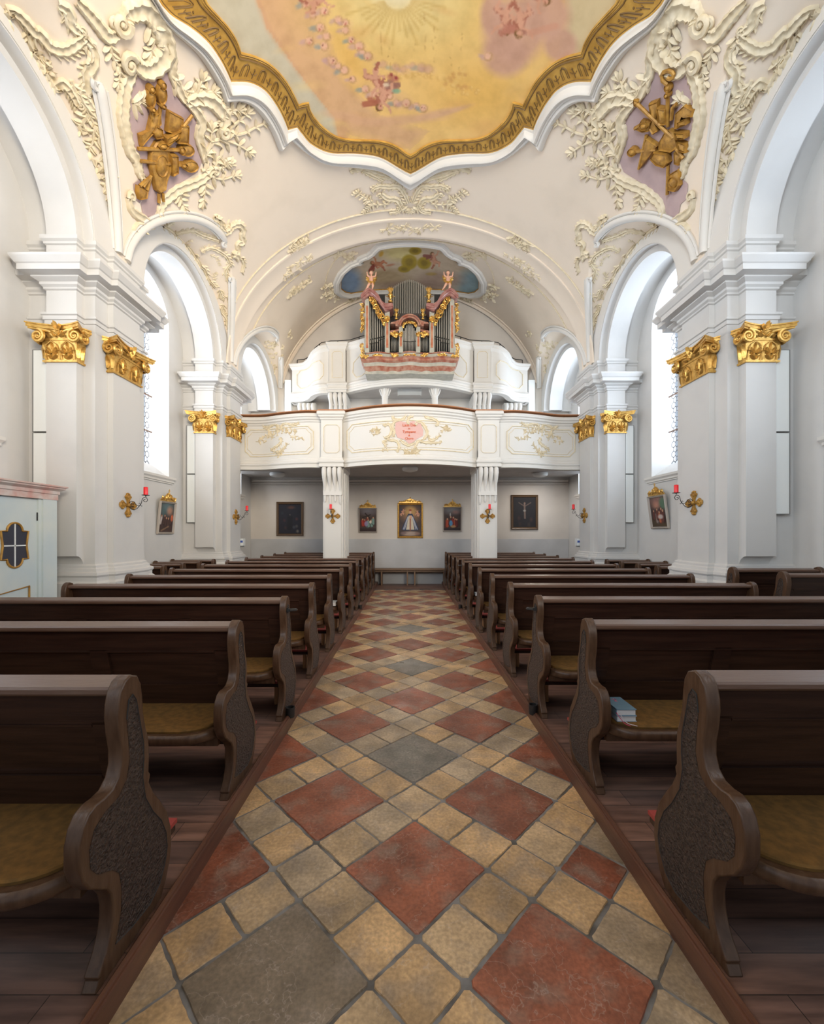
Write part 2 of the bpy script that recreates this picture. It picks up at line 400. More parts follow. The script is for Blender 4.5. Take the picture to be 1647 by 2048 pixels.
# ================= floors =================
mb = MB(); mb.box(-.93, .93, Y0, 11.05, -.05, -.004, 0)
o_floor = mb.build('floor', mat('mortar', (.22, .21, .20, 1), .8, c2=(.09, .08, .07, 1), scale=9, bump=.3)); tag(o_floor, 'stone aisle floor of mixed tiles', kind='structure')
random.seed(5)
def clip(poly, xl):
    for s in (1, -1):
        out = []
        for i in range(len(poly)):
            a, b = poly[i-1], poly[i]; ia, ib = a[0]*s <= xl, b[0]*s <= xl
            if ia != ib:
                t = (xl*s-a[0])/(b[0]-a[0]); out.append((xl*s, a[1]+(b[1]-a[1])*t))
            if ib: out.append(b)
        poly = out
        if len(poly) < 3: return []
    return poly
def tile(mb, cx, cy, h, col):      # cx,cy centre, h half side along the diagonals' lattice
    j = lambda: random.uniform(-.004, .004)
    g = .002+random.uniform(0, .0035); q = h*math.sqrt(2)-g*1.4; cr = .004+random.uniform(0, .008)
    P = []
    for k in range(4):
        a = PI/2*k; c = Vector((math.cos(a), math.sin(a)))*(q+j()); t = Vector((-math.sin(a), math.cos(a)))
        inn = c*(1-cr/q)
        P += [tuple(inn-t*cr), tuple(inn+t*cr)]
    # subdivide sides with slight irregularity
    Q = []
    for i in range(len(P)):
        a, b = Vector(P[i]), Vector(P[(i+1) % len(P)]); Q.append(a)
        L_ = (b-a).length
        if L_ > .05:
            nn = 7; d = (b-a)/L_; nrm = Vector((d.y, -d.x))
            for k in range(1, nn): Q.append(a.lerp(b, k/nn)-nrm*random.uniform(-.0005, .0035))
    poly = clip([(cx+p[0], cy+p[1]) for p in Q], .921)
    if not poly: return
    z = random.uniform(-.0015, .0015); n = len(poly)
    c0 = (sum(p[0] for p in poly)/n, sum(p[1] for p in poly)/n)
    top = [(c0[0]+(p[0]-c0[0])*(1-.004/q), c0[1]+(p[1]-c0[1])*(1-.004/q), z) for p in poly]
    low = [(p[0], p[1], -.005) for p in poly]
    mb.add(low+top, [tuple(range(n, 2*n))]+[(i, (i+1) % n, n+(i+1) % n, n+i) for i in range(n)], 0, col)
def sand():
    b = random.random(); k = random.uniform(1.02, 1.42)
    if b < .5: c = (.41, .262, .128)
    elif b < .78: c = (.375, .26, .145)
    else: c = (.31, .23, .145)
    return tuple(x*k for x in c)
def redt():
    k = random.uniform(1.02, 1.4); return (.21*k, .066*k, .034*k)
mb = MB(); S = .656/3
G = [(0, 1), (0, 3), (0, 5)]
for i in range(-6, 30):
    for j in range(-30, 30):
        # lattice vectors a=(.464,.464), b=(-.464,.464)
        X = (i-j)*.464; Y = 1.817+(i+j)*.465
        if abs(X) > 1.5 or Y < .4 or Y > 11.4: continue
        grey = (abs(X) < .1 and round((Y-1.817)/.93) in (1, 3, 5)) or (abs(X+.464) < .1 and abs(Y-1.352) < .1)
        h = S  # half side of large tile (two units)
        if abs(X-.928) < .1 and abs(Y-1.817) < .1:
            for a, b in ((-1, 0), (1, 0), (0, 1), (0, -1)): tile(mb, X+a*S*.707, Y+b*S*.707, S/2, redt() if a < 0 else sand())
        else: tile(mb, X, Y, h, (.185, .14, .095) if grey and Y < 2 else ((.17, .15, .118) if grey else redt()))
        u = (.7071*S, .7071*S); v = (-.7071*S, .7071*S)     # small tiles along two sides and the corner
        for a, b in ((1.5, -.5), (1.5, .5), (1.5, 1.5), (-.5, 1.5), (.5, 1.5)):
            tile(mb, X+a*u[0]+b*v[0], Y+a*u[1]+b*v[1], S/2, sand())
# keep only tiles in the aisle length
keep = [k for k, f in enumerate(mb.f) if max(mb.v[i].y for i in f) < 11.08 and min(mb.v[i].y for i in f) > .3]
mb.f = [mb.f[k] for k in keep]; mb.m = [mb.m[k] for k in keep]; mb.c = [mb.c[k] for k in keep]
o = mb.build('floor_tiles', MATS['stone_tile'], o_floor)
mb = MB()
for s in (-1, 1): mb.box(min(s*.93, s*4.7), max(s*.93, s*4.7), Y0, 12.3, -.05, .075)
mb.box(-.93, .93, 11.05, 12.3, -.05, .01)
o = mb.build('floor', MATS['plank_floor']); tag(o, 'brown plank floor under the pews', kind='structure')
for s, nm in ((-1, 'left'), (1, 'right')):
    mb = MB((lambda s: lambda p: Vector((p[0]*s, p[1], p[2])))(s))
    pr = [(.919, -.02), (.919, .078), (.922, .084), (.928, .084), (.931, .090), (.941, .092), (.946, .088), (.948, .07)]
    mb.grid([[(u, y, v) for u, v in pr] for y in (0.2, 3, 6, 9, 11.62)])
    mb.add([(u, 11.62, v) for u, v in pr], [tuple(range(len(pr)))])
    o = mb.build('trim_%d' % (1 if s < 0 else 2), kerb_m); tag(o, 'brown wooden kerb between the stone aisle and the %s pews' % nm, kind='structure')
# ================= piers =================
PIER_Y = [5.57, 9.05]
PLAN0 = [(4.75, -.47), (4.75, .47), (3.85, .47), (3.85, .26), (3.775, .26), (3.775, -.26), (3.85, -.26), (3.85, -.47)]
PLAN1 = [(4.75, -.47), (4.75, .47), (4.35, .47), (4.35, .58), (3.99, .58), (3.99, .47), (3.85, .47), (3.85, .26), (3.775, .26), (3.775, -.26), (3.85, -.26), (3.85, -.47), (3.99, -.47), (3.99, -.58), (4.35, -.58), (4.35, -.47)]
def fixplan(p): return p
def spiral(c, r0, turns, sgn, e1, e2, n=26, a0=0, r1=.12):
    out = []
    for i in range(n+1):
        t = i/n; a = a0+sgn*2*PI*turns*t; r = r0*(1-t)+r0*r1*t
        out.append(Vector(c)+Vector(e1)*math.cos(a)*r+Vector(e2)*math.sin(a)*r)
    return out
def leaf(mb, p, d, n, L, W, lift=.3, bend=0, mi=0, k=4):
    p = Vector(p); d = Vector(d).normalized(); n = Vector(n).normalized(); s = d.cross(n).normalized(); rows = []
    for i in range(k+1):
        t = i/k; wd = W*math.sin(PI*min(.98, .12+.86*t)); off = s*bend*t*t*L; h = W*lift*(1+1.2*t*(1 if t < .8 else .3))
        c = p+d*L*t+off
        rows.append([c-s*wd-n*.004, c+n*h, c+s*wd-n*.004])
    mb.grid(rows, mi)
def capital(mb, o, ex, en, w=.36, dpt=.11, h=.42):
    """gilded composite capital: o bottom centre on the pilaster face, ex along the face, en outward"""
    o = Vector(o); ex = Vector(ex); en = Vector(en); ez = Vector((0, 0, 1)); hw = w/2
    P = lambda a, b, c: o+ex*a+en*b+ez*c
    def slab(hw0, d0, z0, hw1, d1, z1):
        vs = [P(-hw0, -dpt, z0), P(hw0, -dpt, z0), P(hw0, d0, z0), P(-hw0, d0, z0), P(-hw1, -dpt, z1), P(hw1, -dpt, z1), P(hw1, d1, z1), P(-hw1, d1, z1)]
        mb.add(vs, [(0, 1, 2, 3), (4, 7, 6, 5), (0, 4, 5, 1), (1, 5, 6, 2), (2, 6, 7, 3), (3, 7, 4, 0)])
    slab(hw+.025, .025, 0, hw+.025, .025, .022); slab(hw+.008, .008, .022, hw+.03, .03, .25)
    slab(hw+.035, .04, .25, hw+.035, .04, .275); slab(hw+.02, .03, .275, hw+.05, .06, .36)
    # acanthus
    for cx in (-.25*w, .25*w):
        for a in (-64, -32, 0, 32, 64):
            r = math.radians(a); leaf(mb, P(cx+.02*math.sin(r), .022, .10), ex*math.sin(r)+ez*math.cos(r), en, .085 if a else .13, .019, .8)
        for a in (-50, 50, -20, 20):
            r = math.radians(a); leaf(mb, P(cx, .018, .035), ex*math.sin(r)+ez*math.cos(r), en, .075, .017, .8)
        mb.tube([P(cx-.075, .022, .03), P(cx-.082, .03, .12), P(cx-.06, .035, .2), P(cx, .04, .24), P(cx+.06, .035, .2), P(cx+.082, .03, .12), P(cx+.075, .022, .03)], .006, 5)
    for sx in (-1, 1):
        sd = ex*sx
        for yy in (-.06, 0): 
            leaf(mb, o+sd*(hw+.02)+en*(yy)+ez*.05, ez, sd, .16, .03, .7)
        c = P(sx*(hw+.035), .075, .285)     # volutes on the face and on the return
        mb.tube(spiral(c, .078, 2.1, sx, ex, ez, 34, PI/2, .1), [.022-.012*i/34 for i in range(35)], 6)
        mb.ball(tuple(c), .02, 6)
        c2 = o+sd*(hw+.085)+en*(.0)+ez*.285
        mb.tube(spiral(c2, .07, 1.8, 1, en, ez, 26, PI/2, .1), [.02-.01*i/26 for i in range(27)], 6)
        mb.tube([P(0, .045, .30), P(sx*.07, .06, .335), P(sx*.13, .07, .35), P(sx*(hw+.03), .08, .362)], [.01, .014, .018, .02], 6)
        leaf(mb, P(sx*.03, .05, .28), ex*sx*.6+ez, en, .09, .022, .8)
        leaf(mb, P(sx*.085, .05, .28), ex*sx*.9+ez*.5, en, .07, .018, .8)
    # abacus with concave sides
    N = 10; pts = []
    for i in range(N+1):
        t = -1+2*i/N; pts.append((t*(hw+.125), .05+.085*abs(t)**1.7))
    poly = [(-(hw+.10), -dpt), (-(hw+.05), -.03), ]+pts+[((hw+.05), -.03), (hw+.10, -dpt)]
    for z0, z1, g in ((.355, .375, -.015), (.375, .41, 0), (.41, .425, .012)):
        mb.prism([(a*(1+g*2), b+g) for a, b in poly], z0, z1, lambda u, v, w_: P(u, v, w_))
    leaf(mb, P(0, .05, .30), ez+en*.25, en, .15, .03, .9); leaf(mb, P(-.02, .07, .37), ez-ex*.4, en, .07, .018, .9); leaf(mb, P(.02, .07, .37), ez+ex*.5, en, .06, .018, .9)
    mb.ball(tuple(P(0, .075, .36)), .026, 6)
names = {(-1, 0): 'left side, nearest the camera', (1, 0): 'right side, nearest the camera', (-1, 1): 'left side, where the gallery begins', (1, 1): 'right side, where the gallery begins'}
for s in (-1, 1):
    for k, yc in enumerate(PIER_Y):
        T = (lambda s, yc: lambda p: Vector((p[0]*s, p[1], p[2])))(s, yc)
        lab = {(-1, 0): 'white pier left of the pews, nearest of the two with gold capitals', (1, 0): 'white pier right of the pews, nearest of the two with gold capitals', (-1, 1): 'white pier carrying the left end of the gallery, with gold capitals', (1, 1): 'white pier carrying the right end of the gallery, with gold capitals'}[(s, k)]
        t = thing('pier', lab, 'pillar', 'white piers with gilded capitals', (s*4.2, yc, 0))
        p0 = [(u, v+yc) for u, v in fixplan(PLAN0)]; p1 = [(u, v+yc) for u, v in fixplan(PLAN1)]
        sg = -1 if Vector(p0[0]).to_2d().x*0 else 1
        m = MB(T); sweep(m, p0, [(0, .90), (0, 3.95)], cap=False); o = m.build('shaft', pier_m, t); put(o, t.location)
        m = MB(T); sweep(m, p0, [(.10, .075), (.10, .86), (.075, .885), (.075, .93), (.09, .955), (.085, .985), (.055, 1.0), (.05, 1.03), (.03, 1.045), (.03, 1.07), (0, 1.09)]); o = m.build('plinth', pier_m, t); put(o, t.location)
        for v0, v1 in ((-.58, -.46), (.46, .58)):
            m = MB(T)
            n = 8; a, b = (yc+v0, yc+v1) if v0 < 0 else (yc+v1, yc+v0)
            prof = [(b, 1.02)]+[(b+(a-b)*(1-math.cos(PI/2*q/n)), 1.02+.17*math.sin(PI/2*q/n)) for q in range(n+1)]+[(a, 3.52), (b, 3.52)]
            m.prism(prof, 3.99, 4.35, lambda u, v, w_: (w_, u, v)); o = m.build('pilaster', pier_m, t); put(o, t.location)
        m = MB(T)
        R = [(0, 3.90), (.012, 3.93), (.012, 4.0), (.024, 4.005), (.024, 4.05), (.04, 4.06), (.04, 4.085), (0, 4.10), (0, 4.36), (.02, 4.37), (.02, 4.39), (.045, 4.41), (.045, 4.44), (.075, 4.455), (.10, 4.47), (.10, 4.485), (.185, 4.50), (.185, 4.565), (.20, 4.575), (.215, 4.60), (.235, 4.635), (.235, 4.66), (0, 4.68), (0, 4.90), (.02, 4.91), (.02, 4.935), (.045, 4.955), (.045, 5.0), (0, 5.01)]
        sweep(m, p1, R); o = m.build('entablature', pier_m, t, smooth=25); put(o, t.location)
        for (oc, ex, en) in (((4.17, yc-.58, 3.50), (-1, 0, 0), (0, -1, 0)), ((3.775, yc, 3.50), (0, -1, 0), (-1, 0, 0))):
            m = MB(T); capital(m, oc, ex, en, .36 if en[1] else .52, .11 if en[1] else .08)
            o = m.build('capital', gold, t, smooth=50); put(o, t.location)
            o['label'] = 'gilded capital with scrolls and acanthus leaves'
# arcade arches
for s in (-1, 1):
    for k, yc in enumerate(BAYS):
        if k == 0: pass
        T = (lambda s: lambda p: Vector((p[0]*s, p[1], p[2])))(s)
        lab = ['white round arch beyond the picture edge, %s side' % ('left' if s < 0 else 'right'), 'white round arch at the top %s edge of the picture' % ('left' if s < 0 else 'right'),
               'white round arch on the %s side over the niche between the two piers' % ('left' if s < 0 else 'right'), 'white round arch beside the %s end of the organ balcony' % ('left' if s < 0 else 'right')][k]
        t = thing('arch', lab, 'arch', 'arcade arches', (s*4.2, yc, 5))
        N = 40; A = [PI*q/N for q in range(N+1)]
        ring = lambda r, u, z0=5.0, rh=None: [(u, yc-r*math.cos(a), z0+(rh or r)*math.sin(a)) for a in A]
        m = MB(T); m.grid([[(3.85, yc-1.74, 4.99)]+ring(1.66, 3.85, 5.05, 1.36)+[(3.85, yc+1.74, 4.99)], [(3.85, yc-1.3, 4.99)]+ring(1.27, 3.85)+[(3.85, yc+1.3, 4.99)]])
        m.grid([ring(1.27, 3.85), ring(1.27, 3.99)]); o = m.build('arch_face', plaster, t, smooth=30); put(o, t.location)
        m = MB(T); m.grid([ring(1.27, 3.86), ring(1.255, 3.86), ring(1.255, 3.99), ring(1.16, 3.99), ring(1.16, 4.35), ring(1.27, 4.35), ring(1.27, 4.66)]); o = m.build('arch_band', pier_m, t, smooth=30); put(o, t.location)
        # lunette field between the arch and the crease is part of the ceiling
# mouldings on the lunette creases (rods ending in small scrolls)
def crease(yc, a0, a1, n=40):
    out = []
    for i in range(n+1):
        y = yc-RL*math.cos(a0+(a1-a0)*i/n)
        xs = crease_x(y); out.append((xs, y, main_z(xs, y)))
    return out
for s in (-1, 1):
    for k, yc in enumerate(BAYS):
        for q, (a0, a1) in enumerate(((.315, 1.62), (PI-.315, 2.02))):
            if k == 0 or (k == 1 and q == 0): continue
            T = (lambda s: lambda p: Vector((p[0]*s, p[1], p[2])))(s)
            P = crease(yc, a0, a1); m = MB(T)
            if k == 3 and q == 1: P = [p for p in P if p[1] < 12.24]
            sgy = 1 if q == 0 else -1
            C0 = [Vector(p)+Vector((-.012, 0, -.025)) for p in P]
            m.tube(C0, [.052]*(len(P)-4)+[.052, .05, .044, .03], 10)
            for e_ in (-1, 1):
                A_ = []
                for i_ in range(len(C0)-2):
                    tg = (C0[min(i_+1, len(C0)-1)]-C0[max(i_-1, 0)]).normalized(); sd_ = tg.cross(Vector((-.6, 0, -.8))).normalized(); A_.append(C0[i_]+sd_*.066*e_+Vector((.012, 0, .02)))
                m.tube(A_, .022, 6)
            e = C0[-1]; m.tube(spiral(e+Vector((.02, 0, -.03)), .055, 1.3, 1, (0, sgy, 0), (.7, 0, -.7), 14), [.03-.001*z_ for z_ in range(15)], 6)
            where = ['', 'above the near %s pier', 'over the %s side niche between the piers', 'beside the %s end of the organ balcony'][k] % ('left' if s < 0 else 'right')
            o = m.build('vault_rib', white, smooth=50)
            tag(o, None, None, None, 'structure'); o.name='trim_%d' % (10+k*4+q*2+(1 if s<0 else 0)); tag(o, 'curved white rod moulding %s, %s half' % (where, ['near', 'far'][q]))
# transverse band over the second pair of piers, and thin lines
def hoop(m, y, r, off=.0, a0=.06, mi=0, n=70):
    P = []; a0 = max(a0, math.acos(min(1, crease_x(y)/HW))+.01)
    for i in range(n+1):
        a = a0+(PI-2*a0)*i/n; b = vb(y); P.append(Vector(((HW-off)*math.cos(a), y, ZS+(b-off)*math.sin(a))))
    m.tube(P, r, 6, mi)
m = MB(); n = 72
rows = []
for y, off in ((8.76, 0), (8.765, .025), (8.80, .032), (8.83, .022), (9.22, .022), (9.26, .034), (9.30, .028), (9.31, -.05)):
    b = vb(8.9); rows.append([((HW-off)*math.cos(a), y, ZS+(b-off)*math.sin(a)) for a in [PI*i/n for i in range(n+1)]])
m.grid(rows); o = m.build('trim_30', vault_m, smooth=30); tag(o, 'broad plaster band arching over the nave in front of the organ', kind='structure')
for y, lab in ((8.52, 'thin cream line arching across the vault, nearest the ceiling painting'), (9.62, 'thin cream line arching across the vault around the organ painting')):
    m = MB(); hoop(m, y, .016, .01, .16); o = m.build('trim_31', cream, smooth=50); tag(o, lab, kind='structure')
m = MB(); hoop(m, 12.18, .05, .03, .05); hoop(m, 12.05, .02, .01, .05); o = m.build('trim_33', vault_m, smooth=50); tag(o, 'plaster moulding where the vault meets the end wall behind the organ', kind='structure')
# ================= lower gallery =================
def lerp_f(pts):
    def f(x):
        x = abs(x)
        for (a, ya), (b, yb) in zip(pts, pts[1:]):
            if x <= b: t = (x-a)/(b-a); t2 = t; return ya+(yb-ya)*t2
        return pts[-1][1]
    return f
def dens(pts, n=8): return [(p[0], p[1]) for p in catmull([(a, b, 0) for a, b in pts], n)]
LC = [(x, 8.62+.50*(x/1.46)**2*.96) for x in [1.46*k/14 for k in range(15)]]
LS = dens([(1.92, 9.10), (2.27, 9.08), (2.75, 9.20), (3.3, 9.40), (3.86, 9.40)])
lowf = lerp_f(LC+[(1.461, 9.10), (1.919, 9.10)]+LS)
def fray(px, py, f, off=0.02):     # line of sight meets a front y=f(x)
    y = 6.0
    kx = (px-VX)/F
    while y < 12.2 and y < f(CX+kx*y)-off: y += .02
    return at(px, py, y)
def parapet(path, prof, zb, ztf, back=.12):
    m = MB(); rows = []
    for off, ref, v in [(-back, 0, 0)]+prof+[(-back, 1, 0)]:
        P = offset_plan(path, off, False); rows.append([(x, y, (zb+v) if ref == 0 else (ztf(x)-v)) for x, y in P])
    rows.append(rows[0]); m.grid(rows); return m
LP = [(.04, 0, 0), (.04, 0, .06), (.025, 0, .07), (.05, 0, .10), (.05, 0, .13), (.02, 0, .16), (.02, 0, .19), (0, 0, .21), (0, 1, .19), (.02, 1, .17), (.02, 1, .145), (.05, 1, .12), (.05, 1, .09), (.075, 1, .07), (.08, 1, .03), (.06, 1, 0)]
ZB, ZT = 2.90, 4.07
gal = thing('gallery', 'lower white gallery spanning the nave below the organ balcony, on two pillars', 'gallery', None, (0, 9.6, 3.1))
def gb(m, name, mt, label=None, smooth=None, par=None):
    o = m.build(name, mt, par or gal, smooth=smooth); put(o, gal.location)
    if label: o['label'] = label
    return o
for s in (-1, 1):
    path = [(s*x, y) for x, y in LS]; path = path[::-1] if s < 0 else path
    gb(parapet(path, LP, ZB, lambda x: ZT), 'parapet', white, smooth=30)
    m = parapet(path, [(.05, 1, -.005), (.075, 1, -.012), (.075, 1, -.03)], ZT, lambda x: ZT+.03, .14); 
    gb(m, 'wooden_rail', copper)
    pp = [(s*1.46, 9.16), (s*1.46, 8.97), (s*1.91, 8.97), (s*1.91, 9.16)]; pp = pp if s > 0 else pp[::-1]
    gb(parapet(pp, LP, ZB, lambda x: ZT+.02, .05), 'corner_post', white, smooth=30)
    m = MB(); m.box(min(s*1.40, s*1.97), max(s*1.40, s*1.97), 8.90, 9.24, ZT+.02, ZT+.045); gb(m, 'wooden_rail', copper)
    m = MB(); a, b = sorted((s*1.52, s*1.85)); z0, z1, c_ = 3.20, 3.80, .05
    m.tube([(x, 8.963, z) for x, z in ((a+c_, z0), (b-c_, z0), (b, z0+c_), (b, z1-c_), (b-c_, z1), (a+c_, z1), (a, z1-c_), (a, z0+c_), (a+c_, z0))], .007, 5); gb(m, 'panel_moulding', cream)
path = [(-x, y) for x, y in LC[::-1]]+[(x, y) for x, y in LC[1:]]
gb(parapet(path, LP, ZB, lambda x: ZT), 'parapet', white, smooth=30)
gb(parapet(path, [(.05, 1, -.005), (.075, 1, -.012), (.075, 1, -.03)], ZT, lambda x: ZT+.03, .14), 'wooden_rail', copper)
def front_line(m, f, pts, r, off=.006, closed=True):
    if closed: pts = pts+[pts[0]]
    out = []
    for (x0, z0), (x1, z1) in zip(pts, pts[1:]):
        n = max(1, int(abs(x1-x0)/.08))
        for k in range(n): t = k/n; x = x0+(x1-x0)*t; out.append((x, f(x)-off, z0+(z1-z0)*t))
    out.append((pts[-1][0], f(pts[-1][0])-off, pts[-1][1])); m.tube(out, r, 5)
def notched(x0, x1, z0, z1, c): return [(x0+c, z0), (x1-c, z0), (x1-c*.8, z0+c*.3), (x1-c*.3, z0+c*.8), (x1, z0+c), (x1, z1-c), (x1-c*.3, z1-c*.8), (x1-c*.8, z1-c*.3), (x1-c, z1), (x0+c, z1), (x0+c*.8, z1-c*.3), (x0+c*.3, z1-c*.8), (x0, z1-c), (x0, z0+c), (x0+c*.3, z0+c*.8), (x0+c*.8, z0+c*.3)]
m = MB()
for x0, x1 in ((-1.36, 1.36), (2.10, 3.70), (-3.70, -2.10)):
    front_line(m, lowf, notched(x0, x1, 3.20, 3.80, .11), .012); front_line(m, lowf, notched(x0+.05, x1-.05, 3.25, 3.75, .11), .006)
gb(m, 'panel_moulding', cream)
m = MB()
poly = [(-x, y+.05) for x, y in LS[::-1]]+[(-1.46, 9.05)]+[(-x, y+.05) for x, y in LC[::-1]]+[(x, y+.05) for x, y in LC[1:]]+[(1.46, 9.05)]+[(x, y+.05) for x, y in LS]+[(4.64, 9.5), (4.64, 12.24), (-4.64, 12.24), (-4.64, 9.5)]
m.prism(poly, 3.12, 3.26, lambda u, v, w_: (u, v, w_)); gb(m, 'gallery_floor', mat('soffit', (.55, .53, .51, 1), .85, c2=(.48, .46, .44, 1), scale=2))
m = MB()
for z, y, r in ((3.02, 12.20, .045), (2.94, 12.22, .02), (2.90, 12.23, .012)): m.tube([(-4.6, y, z), (4.6, y, z)], r, 6)
o = m.build('trim_40', wallg, smooth=50); tag(o, 'grey cornice moulding on the end wall under the gallery', kind='structure')
m = MB(); m.box(-4.64, 4.64, 12.235, 12.25, .0, 1.32); o = m.build('baseboard_back', mat('grey_dado', (.52, .515, .51, 1), .85, c2=(.45, .445, .44, 1), scale=1.5)); tag(o, 'slightly darker grey painted dado of the end wall', kind='structure')
# pillars with grooved consoles
for s in (-1, 1):
    t = thing('pillar', 'square white pillar with grooved scroll console, %s of the three wall paintings' % ('left' if s < 0 else 'right'), 'pillar', 'pillars under the gallery', (s*1.68, 9.5, 0))
    T = (lambda s: lambda p: Vector((p[0]*s, p[1], p[2])))(s)
    m = MB(T); pl = [(1.46, 9.14), (1.90, 9.14), (1.90, 9.98), (1.46, 9.98)]; pl2 = [(1.50, 9.10), (1.86, 9.10), (1.86, 10.02), (1.50, 10.02)]
    sweep(m, pl, [(.05, .01), (.05, .5), (.02, .54), (0, .56), (0, 2.86), (.03, 2.9), (.03, 3.11)]); m.prism(pl2, .2, 2.9, lambda u, v, w_: (u, v, w_)); 
    for v in (9.35, 9.56, 9.77): m.box(1.435, 1.47, v-.07, v+.07, .8, 2.8)
    o = m.build('shaft', white, t, smooth=30); put(o, t.location)
    m = MB(T)
    for q in range(4):
        x = 1.515+.11*q; Z = [2.93, 2.86, 2.78, 2.66, 2.52, 2.38, 2.24, 2.16+.03*(q % 2), 2.10+.05*(q % 2)]; yy = [9.03, 8.97, 8.96, 9.0, 9.05, 9.075, 9.085, 9.085, 9.09]
        m.tube([(x, y, z) for y, z in zip(yy, Z)], [.03, .05, .052, .045, .034, .028, .026, .03, .015], 8)
    m.box(1.48, 1.88, 9.05, 9.15, 2.3, 2.92)
    o = m.build('console', white, t, smooth=60); put(o, t.location)
# ================= organ balcony =================
UC = [(x, 10.50+.62*(x/1.68)**2) for x in [1.68*k/14 for k in range(15)]]
US = dens([(2.14, 11.13), (2.40, 11.15), (2.62, 11.32), (2.80, 11.62), (3.02, 11.82), (3.34, 11.88)])
upf = lerp_f(UC+[(1.681, 11.12), (2.139, 11.12)]+US)
UB = 5.20
def utop(x):
    x = abs(x); P = [(0, 6.48), (2.2, 6.48), (2.42, 6.44), (2.62, 6.37), (2.8, 6.30), (3.0, 6.27), (3.4, 6.27)]
    for (a, za), (b, zb_) in zip(P, P[1:]):
        if x <= b: return za+(zb_-za)*(x-a)/(b-a)
    return 6.27
ub = thing('organ_balcony', 'upper white balcony with curved front carrying the organ', 'balcony', None, (0, 11.4, 5.2))
def ubb(m, name, mt, label=None, smooth=None):
    o = m.build(name, mt, ub, smooth=smooth); put(o, ub.location)
    if label: o['label'] = label
    return o
UP = [(.03, 0, 0), (.03, 0, .05), (.05, 0, .06), (.05, 0, .10), (.03, 0, .12), (.03, 0, .17), (.055, 0, .19), (.055, 0, .23), (.02, 0, .26), (0, 0, .30), (0, 1, .16), (.02, 1, .14), (.03, 1, .11), (.05, 1, .09), (.05, 1, .05), (.075, 1, .03), (.075, 1, 0)]
for s in (-1, 1):
    path = [(s*x, y) for x, y in US]; path = path+[(s*3.34, 12.2)]; path = path[::-1] if s < 0 else path
    ubb(parapet(path, UP, UB, utop), 'parapet', white, smooth=30)
    pp = [(s*1.70, 11.2), (s*1.70, 11.03), (s*2.13, 11.03), (s*2.13, 11.2)]; pp = pp if s > 0 else pp[::-1]
    ubb(parapet(pp, UP, UB, lambda x: 6.50, .05), 'corner_post', white, smooth=30)
    m = MB(); a, b = sorted((s*1.78, s*2.05)); m.tube([(x, 11.025, z) for x, z in ((a, 5.58), (b, 5.58), (b, 6.22), (b-.05, 6.27), (a+.05, 6.27), (a, 6.22), (a, 5.58))], .008, 5)
    x0, x1 = sorted((s*2.3, s*3.2)); front_line(m, upf, notched(x0, x1, 5.58, 6.08, .10), .012)
    x0, x1 = sorted((s*.95, s*1.5)); front_line(m, upf, [(s*1.2, 6.25), (s*1.3, 6.1), (s*1.48, 5.95), (s*1.5, 5.7), (s*1.4, 5.55), (s*1.25, 5.56), (s*1.15, 5.62)], .012, closed=False)
    ubb(m, 'panel_moulding', cream)
    for xa, n_, y0, zt_ in ((1.92, 4, 11.08, 5.19), (2.93, 4, 11.85, 5.15)):
        m = MB()
        for q in range(n_):
            x = s*(xa-.19+.125*q)
            m.tube([(x, y0+a*.8, zt_-b) for a, b in ((0, .0), (-.03, .08), (.04, .2), (.12, .28), (.13, .36), (.24, .45), (.3, .55))], [.05, .065, .05, .045, .055, .04, .02], 8)
        m.box(min(s*(xa-.24), s*(xa+.24)), max(s*(xa-.24), s*(xa+.24)), y0+.1, 12.2, 4.9, 5.21); ubb(m, 'console', white, smooth=60)
path = [(-x, y) for x, y in UC[::-1]]+[(x, y) for x, y in UC[1:]]
ubb(parapet(path, UP, UB, utop), 'parapet', white, smooth=30)
m = MB()
poly = [(-3.3, 12.24)]+[(-x, y+.05) for x, y in US[::-1]]+[(-1.7, 11.13)]+[(-x, y+.05) for x, y in UC[::-1]]+[(x, y+.05) for x, y in UC[1:]]+[(1.7, 11.13)]+[(x, y+.05) for x, y in US]+[(3.3, 12.24)]
m.prism(poly, 5.33, 5.46, lambda u, v, w_: (u, v, w_)); ubb(m, 'balcony_floor', MATS['soffit'])
m = MB(); m.box(-2.1, 2.1, 11.95, 12.24, 3.27, 5.33); o = m.build('wall_back', plaster); tag(o, 'shallow wall projection below the organ balcony', kind='structure')
for s in (-1, 1):
    t = thing('column', 'slim white column under the organ balcony, %s of the lamp' % ('left' if s < 0 else 'right'), 'column', 'slim columns under the organ balcony', (s*.645, 10.85, 3.3))
    m = MB(); m.lathe([(.10, 3.27), (.10, 3.35), (.085, 3.38), (.08, 5.0)], (s*.645, 10.85, 0), 16); o = m.build('shaft', white, t, smooth=40); put(o, t.location)
    m = MB(); m.lathe([(.08, 4.98), (.09, 5.0), (.085, 5.03), (.12, 5.2), (.15, 5.26)], (s*.645, 10.85, 0), 16); m.box(s*.645-.15, s*.645+.15, 10.7, 11, 5.26, 5.33)
    for a in range(8):
        r = a*PI/4; d = Vector((math.cos(r), math.sin(r), 0)); leaf(m, Vector((s*.645, 10.85, 5.04))+d*.085, Vector((0, 0, 1))+d*.3, d, .18, .03, .5)
    o = m.build('capital', white, t, smooth=50); put(o, t.location)
m = MB(); m.box(-.31, .29, 11.15, 11.35, 5.23, 5.325); m.box(-.33, -.31, 11.14, 11.36, 5.22, 5.327); m.box(.29, .31, 11.14, 11.36, 5.22, 5.327)
o = m.build('ceiling_lamp', steel); tag(o, 'long white strip lamp under the organ balcony', 'lamp')
